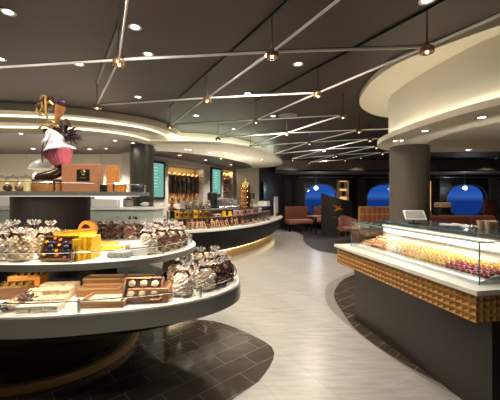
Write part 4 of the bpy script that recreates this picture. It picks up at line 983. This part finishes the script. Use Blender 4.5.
tu = thing('added_uplight', 'added steel uplight for the bar canopy underside, on the bar counter top', 'light', (-.45, 9.0, 1.2215), math.atan2(1.2, .62)-pi/2)  # also an added lamp, lifts the underside of the bar canopy
b = MB(); b.box((0, 0, .004), (.05, 1.6, .006)); b.box((-.023, 0, .015), (.004, 1.6, .028)); b.box((.023, 0, .015), (.004, 1.6, .028)); b.build('trough', steel, tu)
lamp('AREA', (0, 0, .012), 30, (1, .93, .8), .04, rot=(pi, 0, 0), parent=tu, sy=1.55)
# ---- bar wall: dispensers, screens, shelf goods, back counter
base = wa(1.565, 0)
disp = None
for k in range(7):
    u = .86+k*.235; loc = wa(u, -.16, 1.32); lab = 'dark glass bean dispenser with copper caps in the lit bar niche, '+ORD[k]+' from the left'
    if disp is None:
        disp = thing('bean_dispenser', lab, 'dispenser', loc, AA, 'bean dispensers in the bar niche')
        MB().lathe([(.07, .32), (.078, .34), (.078, .86), (.07, .88)], n=20).build('tube', M('dark_bean_tube', (.02, .013, .01), .2, var=.4, scale=120), disp, True)
        MB().lathe([(.085, .88), (.085, .9), (.05, .95), (.02, .97), (.02, 1.0), (0, 1.0)], n=20).build('cap', copper, disp, True)
        MB().lathe([(.02, .14), (.035, .16), (.085, .28), (.085, .32), (.07, .32)], n=20).build('funnel', copper, disp, True)
        MB().lathe([(.05, 0), (.05, .01), (.012, .015), (.012, .14)], n=14).build('foot', copper, disp, True)
    else: dup(disp, loc, AA, lab)
t = thing('niche_rail', 'thin copper rail across the bar niche in front of the dispensers', 'rail', wa(1.565, -.03, 2.2), AA); MB().tube([(-.88, 0, 0), (.88, 0, 0)], .01, 8).build('bar', copper, t, True)
for sg in (-1, 1): MB().box((sg*.87, .02, 0), (.03, .05, .03)).build('bracket', copper, t)
for (u0, u1, z0, z1, lab) in [(-.2, .42, 1.5, 2.5, 'teal menu screen in a black frame left of the lit niche, beside the dark column'), (2.93, 3.5, 1.6, 2.56, 'teal menu screen in a black frame between the two lit niches')]:
    t = thing('menu_screen', lab, 'screen', wa((u0+u1)/2, .0, z0), AA); MB().rbox((0, -.03, (z1-z0)/2), (u1-u0+.12, .05, z1-z0+.1), .008).build('frame', blackm, t); MB().box((0, -.057, (z1-z0)/2), (u1-u0-.04, .003, z1-z0-.04)).build('display', teal, t)
    b = MB()
    for q in range(7): b.box((-.06+.02*(q % 2), -.0595, z1-z0-.15-q*.09), (.22-.03*(q % 3), .001, .016))
    b.build('menu_lines', emat('pale_teal_text', (.5, .95, .85), .9) if 'pale_teal_text' not in MATS else MATS['pale_teal_text'], t)
for q, (z, cc) in enumerate([(1.46, redbrown), (1.75, copper), (2.03, M('magenta_tin', (.4, .06, .14), .3)), (2.3, brass)]):
    if q:
        t = tag(MB().box((0, 0, 0), (.7, .25, .02)).build('niche_shelf', M('glass_shelf_edge', (.5, .45, .35), .3), None, loc=wa(4.14, -.16, z-.011), rz=AA), 'glass shelf in the narrow lit niche, '+ORD[q-1]+' from the bottom', 'shelf', 'shelves of the narrow niche')
    for k in range(4):
        t = thing('tin', ['red brown', 'copper', 'magenta', 'brass'][q]+' tin in the narrow niche, '+ORD[k]+' from the left', 'tin', wa(3.9+k*.16, -.14, z+.001), AA); MB().lathe([(.055, 0), (.055, .13), (.04, .16)], n=16).build('tin_body', cc, t, True); MB().lathe([(.042, .16), (.042, .18), (0, .185)], n=16).build('cap', gold, t, True)
t = thing('back_bar', 'dark back bar with steel worktop along the bar wall', 'counter', wa(2.2, .32, 0), AA); MB().box((0, 0, .5), (4.6, .55, .98)).build('cabinet', brown, t); MB().rbox((0, 0, 1.01), (4.66, .6, .04), .005).build('worktop', steel, t)
def machine(u, w, d, h, mm, lab, name, z=1.031):
    t = thing(name, lab, 'machine', wa(u, .32, z), AA); MB().rbox((0, 0, h*.5), (w, d, h), .02).build('body', mm, t, True); MB().rbox((0, -d/2-.03, h*.25), (w*.8, .06, h*.08), .005).build('drip_tray', blackm, t)
    MB().lathe([(.03, 0), (.03, .05), (.02, .08)], (0, -d/2-.03, h*.55), 14).build('spout', chrome, t, True); MB().rbox((0, 0, h+.015), (w*.9, d*.8, .03), .01).build('cup_tray', chrome, t); return t
machine(2.55, .22, .3, .62, blackm, 'tall black grinder on the back bar right of the dispenser niche', 'coffee_grinder')
machine(3.3, .7, .42, .42, steel, 'wide silver coffee machine on the back bar under the second screen', 'coffee_machine')
machine(4.25, .5, .4, .36, grey, 'grey machine on the back bar under the narrow niche', 'milk_machine')
machine(1.3, .5, .4, .32, steel, 'low silver machine on the back bar under the dispenser niche', 'water_boiler')
# tall wall panel line and small terminal on the wall end
t = thing('order_terminal', 'small black order terminal on a stand near the passage wall', 'terminal', (.03, 11.9, 0)); MB().lathe([(.14, 0), (.14, .02), (.02, .03), (.02, 1.45)], n=20).build('stand', blackm, t, True); MB().rbox((0, -.03, 1.55), (.3, .03, .24), .008, rot=RX(R(-12))).build('screen', blackm, t)
p1_ = Vector((.37, 12.3)); dd = (Vector((1.75, 14.8))-p1_).normalized(); q_ = p1_+dd*.35
t = thing('screen_reflection', 'painted teal screen reflection on the dark passage wall', 'screen', (q_.x-.02*-dd.y+.03, q_.y-.03, 1.35), math.atan2(dd.y, dd.x)); MB().rbox((0, -.03, .4), (.3, .04, .8), .006).build('frame', blackm, t); MB().box((0, -.052, .4), (.24, .003, .7)).build('display', M('teal_reflection', (.01, .04, .04), .2, emit=(.1, .5, .45), es=.08), t)  # reflection of a teal screen, painted as a faintly glowing panel

# ================================================================== service counter behind the tiered counter
t = thing('service_counter', 'pale green fronted service counter behind the tiered counter', 'counter', (-3.3, 4.95, 0))
MB().box((0, 0, .67), (3.6, .5, 1.32)).build('cabinet', greypanel, t); MB().rbox((0, 0, 1.35), (3.66, .56, .035), .006).build('worktop', white, t)
b = MB()
random.seed(9)
for q in range(3):
    for (dx, w_) in [(0, .05), (.06, .03), (.1, .045)]: b.box((1.42+dx, -.2525, 1.2-q*.11), (w_, .004, .028)); b.box((1.42+dx+random.uniform(-.01, .01), -.2525, 1.225-q*.11), (w_*.5, .004, .02))
b.build('menu_marks', blackm, t)
b = MB()
for q in range(5): b.box((1.22, -.2525, 1.22-q*.05), (.07-.02*(q % 2), .004, .01))
b.build('small_menu_marks', M('dark_green_ink', (.08, .12, .1), .5), t)
x = (106-250)/300*4.85
t = thing('white_sign_box', 'blank white box sign standing on the service counter', 'sign', (x, 4.85, 1.368)); MB().rbox((0, 0, .07), (.42, .12, .13), .006).build('sign_box', white, t); MB().box((0, 0, .003), (.44, .14, .006)).build('foot', steel, t)
x = (145-250)/300*4.9
t = thing('acrylic_bin', 'clear acrylic bin at the right end of the service counter', 'bin', (x, 4.9, 1.368)); b = MB()
for sg in (-1, 1): b.box((sg*.1, 0, .1), (.008, .2, .2)); b.box((0, sg*.1, .1), (.2, .008, .2))
b.build('bin_walls', glass, t); MB().box((0, 0, .004), (.2, .2, .008)).build('bin_floor', white, t); MB().ball((0, 0, .05), .07, 2, (1, 1, .5), jit=.1).build('napkins', white, t, True)
for k, (px, w, h, mm) in enumerate([(88, .2, .16, steel), (128, .16, .12, grey), (6, .3, .2, white)]):
    x = (px-250)/300*5.0; 
    if x < -5.05: continue
    t = thing('kitchen_pot', ['silver', 'grey', 'white', 'steel'][k]+' lidded pot on the service counter, '+['by the core column', 'beside the acrylic bin', 'left of the core column', 'at far left'][k], 'pot', (x, 5.0, 1.368)); MB().lathe([(w/2*.8, 0), (w/2, .02), (w/2, h)], n=24).build('pot_body', mm, t, True); MB().lathe([(w/2+.005, h), (w/2*.8, h+.02), (.02, h+.035), (.02, h+.05), (0, h+.052)], n=24).build('lid', chrome, t, True)
# kitchen wall lamps
for k, (px, z) in enumerate([(97, 1.95), (4, 1.9), (38, 2.1)]):
    x = (px-250)/300*8.1; t = thing('wall_lamp', ['glowing globe lamp on the beige wall behind the copper box', 'glowing globe lamp on the beige wall at far left', 'glowing globe lamp on the beige wall behind the sculpture'][k], 'lamp', (x, 8.14, z)); MB().lathe([(.05, 0), (.05, .02), (.015, .03)], n=16, rot=RX(pi/2)).tube([(0, -.02, 0), (0, -.1, 0)], .01, 6).build('bracket', chrome, t, True); MB().ball((0, -.14, 0), .06, 2).build('globe', emat('globe_glow', (1, .88, .7), 8) if 'globe_glow' not in MATS else MATS['globe_glow'], t, True)
# dome lamp shade near the sculpture
t = thing('dome_pendant', 'large white dome shade hanging over the kitchen behind the sculpture', 'lamp', ((44-250)/300*5.6, 5.6, 2.69)); MB().lathe([(.02, -.46), (.1, -.47), (.2, -.54), (.25, -.64), (.245, -.64), (.19, -.55), (.0, -.48)], n=32).build('shade', white, t, True); MB().tube([(0, 0, 0), (0, 0, -.46)], .006, 6).build('cord', blackm, t); MB().ball((0, 0, -.57), .04, 2).build('bulb', bulb_e, t, True)

# ================================================================== lounge
def tub(label, loc, rz, mm, h=.78):
    t = thing('tub_chair', label, 'chair', loc, rz)
    MB().rbox((0, 0, .42), (.56, .54, .12), .04).build('seat', mm, t, True)
    n = 20; vs = []; fs = []
    for j, (z, f) in enumerate([(.34, .95), (.45, 1), (h-.06, 1.06), (h, 1.04), (h, .92), (h-.06, .9), (.48, .86), (.34, .86)]):
        for k in range(n+1): a = R(-20)+R(220)*k/n; dz = (.12*cos(a)*cos(a) if z > .6 else 0); vs.append((.31*f*cos(a), .29*f*sin(a), z-dz))
    m_ = n+1
    for j in range(8):
        for k in range(n): i2 = (j+1) % 8; fs.append((j*m_+k, j*m_+k+1, i2*m_+k+1, i2*m_+k))
    fs.append(tuple(j*m_ for j in range(8))); fs.append(tuple(j*m_+n for j in range(8)))
    b = MB(); b._add(vs, fs); b.build('backrest', mm, t, True)
    for sx in (-1, 1):
        for sy in (-1, 1): MB().tube([(sx*.2, sy*.19, .37), (sx*.25, sy*.23, .0)], [.018, .011], 8).build('leg', wood, t, True)
    return t
x, y, _ = G(348, 241, 0); tub('salmon tub armchair standing beside the bird screen', (x, y, .001), R(15), pinkbrown, .86)
def bench(label, loc, rz, w, mm, mb):
    t = thing('high_back_bench', label, 'bench', loc, rz)
    MB().rbox((0, 0, .42), (w, .6, .2), .04).build('seat', mm, t, True); MB().rbox((0, .26, .72), (w*.98, .14, .72), .04).build('backrest', mb, t, True)
    MB().box((0, 0, .28), (w*.9, .5, .06)).build('base', blackm, t)
    for sx in (-1, 1):
        for sy in (-1, 1): MB().box((sx*(w/2-.06), sy*.22, .125), (.05, .05, .25)).build('leg', blackm, t)
    return t
x, y, _ = G(300, 232, 0); bench('pinkish brown bench seat below the first round window, left of the table', (x, y+.4, .001), R(14), 1.15, pinkbrown, redbrown)
x, y, _ = G(326, 229.5, 0); bench('pinkish brown bench seat partly behind the bird screen', (x-.1, 14.1, .001), 0, .8, pinkbrown, redbrown)
x, y, _ = G(315, 232, 0); t = thing('round_table', 'dark round pedestal table in front of the first round window', 'table', (2.72, 12.35, .001)); MB().lathe([(.3, 0), (.3, .02), (.04, .04), (.035, .7)], n=24).build('pedestal', blackm, t, True); MB().lathe([(.38, .7), (.4, .715), (.4, .73), (.38, .74)], n=32).build('table_top', wood, t, True)
# bird screen, curved
x0, y0, _ = G(322, 235, 0); x1 = (353-250)/300*11.4
t = thing('curved_screen', 'dark curved partition screen with sloping top and an orange bird', 'screen', (3.45, 11.7, .001))
n = 16; vs = []; fs = []; X0, X1 = -.62, .6
for k in range(n+1):
    f = k/n; xx = X0+(X1-X0)*f; yy = .18-.35*sin(pi*f)*.8; zt = 1.67-.33*f-.05*sin(pi*f)
    vs += [(xx, yy, 0), (xx, yy, zt), (xx, yy+.06, zt), (xx, yy+.06, 0)]
for k in range(n):
    a = 4*k
    for q in range(4): fs.append((a+q, a+(q+1) % 4, a+4+(q+1) % 4, a+4+q))
fs += [(0, 1, 2, 3), (4*n, 4*n+1, 4*n+2, 4*n+3)]
b = MB(); b._add(vs, fs); b.build('panel', M('charcoal_leather', (.035, .028, .024), .5, var=.15), t, True)
def scr(u, z): f = (u-X0)/(X1-X0); return (u, .18-.35*sin(pi*f)*.8-.004, z)
b = MB(); bird = [[(-.22, 1.2), (-.08, 1.12), (-.02, 1.08), (.02, 1.0)], [(-.12, 1.04), (-.02, 1.06), (.08, 1.05), (.16, 1.0)], [(-.02, 1.06), (.03, 1.15), (.06, 1.2)], [(-.2, .98), (-.1, 1.0), (0, 1.03)]]
for pts in bird: b.tube([scr(*p) for p in pts], [.012]+[.03]*(len(pts)-2)+[.008], 6)
b.build('bird_emblem', M('orange_bird', (.7, .28, .03), .4, emit=(.8, .3, .03), es=0), t, True)
for (u, z) in [(.12, 1.28), (.2, 1.18), (.3, 1.12), (-.02, 1.27)]: MB().ball(scr(u, z), .014, 1).build('dot', gold, t, True)
b = MB()
for q in range(7): b.box(scr(-.21+.055*q, .73), (.035 if q % 2 else .04, .006, .022))
b.build('small_lettering', M('dull_gold_letters', (.3, .18, .05), .4), t)
# bookshelf niche
t = thing('lit_bookcase', 'narrow warm lit bookcase between the first two windows', 'bookcase', (4.53, 14.6, 1.15))
b = MB(); w_, h_ = .46, 1.15
for sg in (-1, 1): b.box((sg*w_/2, 0, h_/2), (.03, .3, h_))
for q in range(4): b.box((0, 0, q*h_/3), (w_, .3, .03))
b.build('frame', wood2, t); MB().box((0, .14, h_/2), (w_, .02, h_)).build('back_panel', M('amber_painted_glow', (.6, .38, .15), .5, emit=(1, .6, .22), es=.7), t)  # back panel glows in place of light inside the bookcase
for q in range(3):
    for k in range(5):
        hh = .2+.05*((k*3+q) % 3); o = MB().box((0, 0, hh/2), (.05, .16, hh)).build('book', [redbrown, ivory, M('olive_book', (.15, .14, .06), .5), choc][(k+q) % 4], None, loc=(4.39+k*.065, 14.55, 1.15+q*h_/3+.016)); tag(o, ['red brown', 'ivory', 'olive', 'dark'][(k+q) % 4]+' book in the lit bookcase, '+['bottom', 'middle', 'top'][q]+' shelf, '+ORD[k]+' from the left', 'book', 'books in the lit bookcase')
t = thing('slim_lit_shelf', 'slim warm lit shelf strip right behind the bronze grey column', 'shelf', (8.63, 14.5, .001)); MB().box((0, 0, 1.15), (.16, .2, 2.3)).build('body', wood2, t); MB().box((0, -.105, 1.55), (.08, .01, 1.4)).build('glow_panel', emat('amber_glow', (1, .6, .25), .9), t)  # glow of the lit niche is put into the panel material
# striped settee
t = thing('channel_settee', 'red brown channelled settee with yellow piping behind the glass case', 'settee', ((380-250)/300*9.0, 9.0, .001), R(-4))
for k in range(7):
    MB().rbox((-.45+.15*k, .25, .93), (.145, .13, .56), .035).build('back_channel', M('rust_upholstery', (.36, .12, .06), .5), t, True)
    MB().rbox((-.45+.15*k, -.02, .44), (.145, .62, .16), .04).build('seat_channel', pinkbrown, t, True)
b = MB().box((0, .18, .99), (1.06, .012, .03)).box((0, .25, 1.212), (1.06, .15, .02)).box((-.535, .25, .85), (.02, .15, .7)); b.build('yellow_piping', M('mustard_piping', (.6, .38, .06), .5), t)
MB().box((0, .05, .3), (1.04, .6, .14)).build('base', blackm, t)
for sx in (-1, 1):
    for sy in (-1, 1): MB().box((sx*.45, .05+sy*.24, .115), (.05, .05, .23)).build('leg', blackm, t)
# brown sofa
t = thing('brown_sofa', 'long brown leather sofa behind the slate worktop near the right window', 'sofa', (5.3, 7.55, .001))
for k in range(3):
    MB().rbox((-.75+.75*k, -.02, .45), (.74, .7, .18), .05).build('seat_cushion', redbrown, t, True); MB().rbox((-.75+.75*k, .34, .78), (.74, .18, .52), .06).build('back_cushion', redbrown, t, True)
for sg in (-1, 1): MB().rbox((sg*1.2, .03, .5), (.16, .8, .5), .05).build('armrest', redbrown, t, True)
MB().box((0, .05, .26), (2.3, .7, .2)).build('base', brown, t)
for sx in (-1, 1):
    for sy in (-1, 1): MB().box((sx*1.05, .05+sy*.3, .08), (.06, .06, .16)).build('leg', blackm, t)
t = thing('drum_table', 'tall black drum with a pale wooden rim top standing behind the brown sofa', 'side table', ((442.5-250)/300*8.4, 8.4, .001)); MB().lathe([(.19, 0), (.19, 1.24)], n=32).build('drum', black, t, True); MB().lathe([(.2, 1.24), (.2, 1.36), (.17, 1.37), (0, 1.37)], n=32).build('wooden_rim', wood2, t, True)
x = (497-250)/300*9; t = thing('dining_chair', 'brown high backed chair at the right edge of the picture', 'chair', (x+.15, 9.2, .001), R(10)); MB().rbox((0, 0, .45), (.48, .48, .08), .03).build('seat', redbrown, t, True); MB().rbox((0, .22, .98), (.46, .07, .9), .03).build('backrest', redbrown, t, True)
for sx in (-1, 1):
    for sy in (-1, 1): MB().box((sx*.2, sy*.2, .205), (.04, .04, .41)).build('leg', blackm, t)
# curtains, rails and window pendants
def curtain(px, Y, w, z0, z1, lab):
    x = (px-250)/300*Y; n = 40; vs = []; fs = []
    for k in range(n+1):
        xx = -w/2+w*k/n; yy = .035*sin(k*pi/2.5)
        vs += [(xx, yy, z0), (xx, yy, z1), (xx, yy+.012, z1), (xx, yy+.012, z0)]
    for k in range(n):
        for q in range(4): fs.append((4*k+q, 4*k+(q+1) % 4, 4*k+4+(q+1) % 4, 4*k+4+q))
    b = MB(); b._add(vs, fs); tag(b.build('curtain', curtain_m, None, True, loc=(x, Y, 0)), lab, 'curtain', 'grey curtains beside the windows')
for (px, w, lab) in [(299, .5, 'grey pleated curtain left of the first window'), (362, .4, 'grey pleated curtain left of the second window'), (436, .36, 'grey pleated curtain left of the right window'), (494, .5, 'grey pleated curtain right of the right window')]: curtain(px, 14.6, w, .02, 2.4, lab)
for k, (cx, w) in enumerate([(3.7, 2.6), (6.8, 2.6), (10.7, 3.0)]):
    t = thing('curtain_rail', 'thin dark metal rail above the '+['first', 'second', 'right'][k]+' round window', 'rail', (cx, 14.45, 2.45)); MB().tube([(-w/2, 0, 0), (w/2, 0, 0)], .015, 8).build('rod', winframe, t, True)
    for sg in (-1, 1): MB().tube([(sg*w/2, 0, 0), (sg*w/2, .35, 0)], .014, 8).ball((sg*w/2, 0, 0), .03, 1).build('bracket', winframe, t, True)
pp = None
for k, (px, py) in enumerate([(316, 188), (409.5, 189), (465, 188.5)]):
    Y = 14.0; x = (px-250)/300*Y; z = EYE+(196-py)/300*Y; lab = 'small glowing glass pendant in front of the '+['first', 'second', 'right'][k]+' round window'
    if pp is None:
        pp = thing('glass_pendant', lab, 'lamp', (x, Y, 2.61), 0, 'window pendants'); h = z-2.61
        MB().tube([(0, 0, 0), (0, 0, h+.1)], .012, 6).build('rod', winframe, pp); MB().ball((0, 0, h), .09, 2).build('bulb', emat('pendant_glow', (.9, .95, 1), 9), pp, True); MB().lathe([(.05, 0), (.05, -.02), (.012, -.04)], n=14).build('ceiling_rose', winframe, pp, True)
    else: dup(pp, (x, Y, 2.61), 0, lab)
lamp('POINT', (3.1, 13.9, 1.85), 12, (.9, .92, 1), .08); lamp('POINT', (10, 13.9, 1.85), 12, (.9, .92, 1), .08)
for (x, y, lab) in [(2.6, 10.6, 'over the dark carpet by the bird screen'), (5.0, 9.6, 'over the settee'), (6.4, 7.4, 'over the brown sofa'), (3.4, 12.2, 'over the window bench')]: downlight((x, y), .05, 'small downlight '+lab, 75, CH)
for k, x in enumerate([1.8, 4.6, 7.4, 10.2]): downlight((x, 12.45), .05, 'small downlight washing the mauve bulkhead, '+ORD[k]+' from the left', 100, CH)
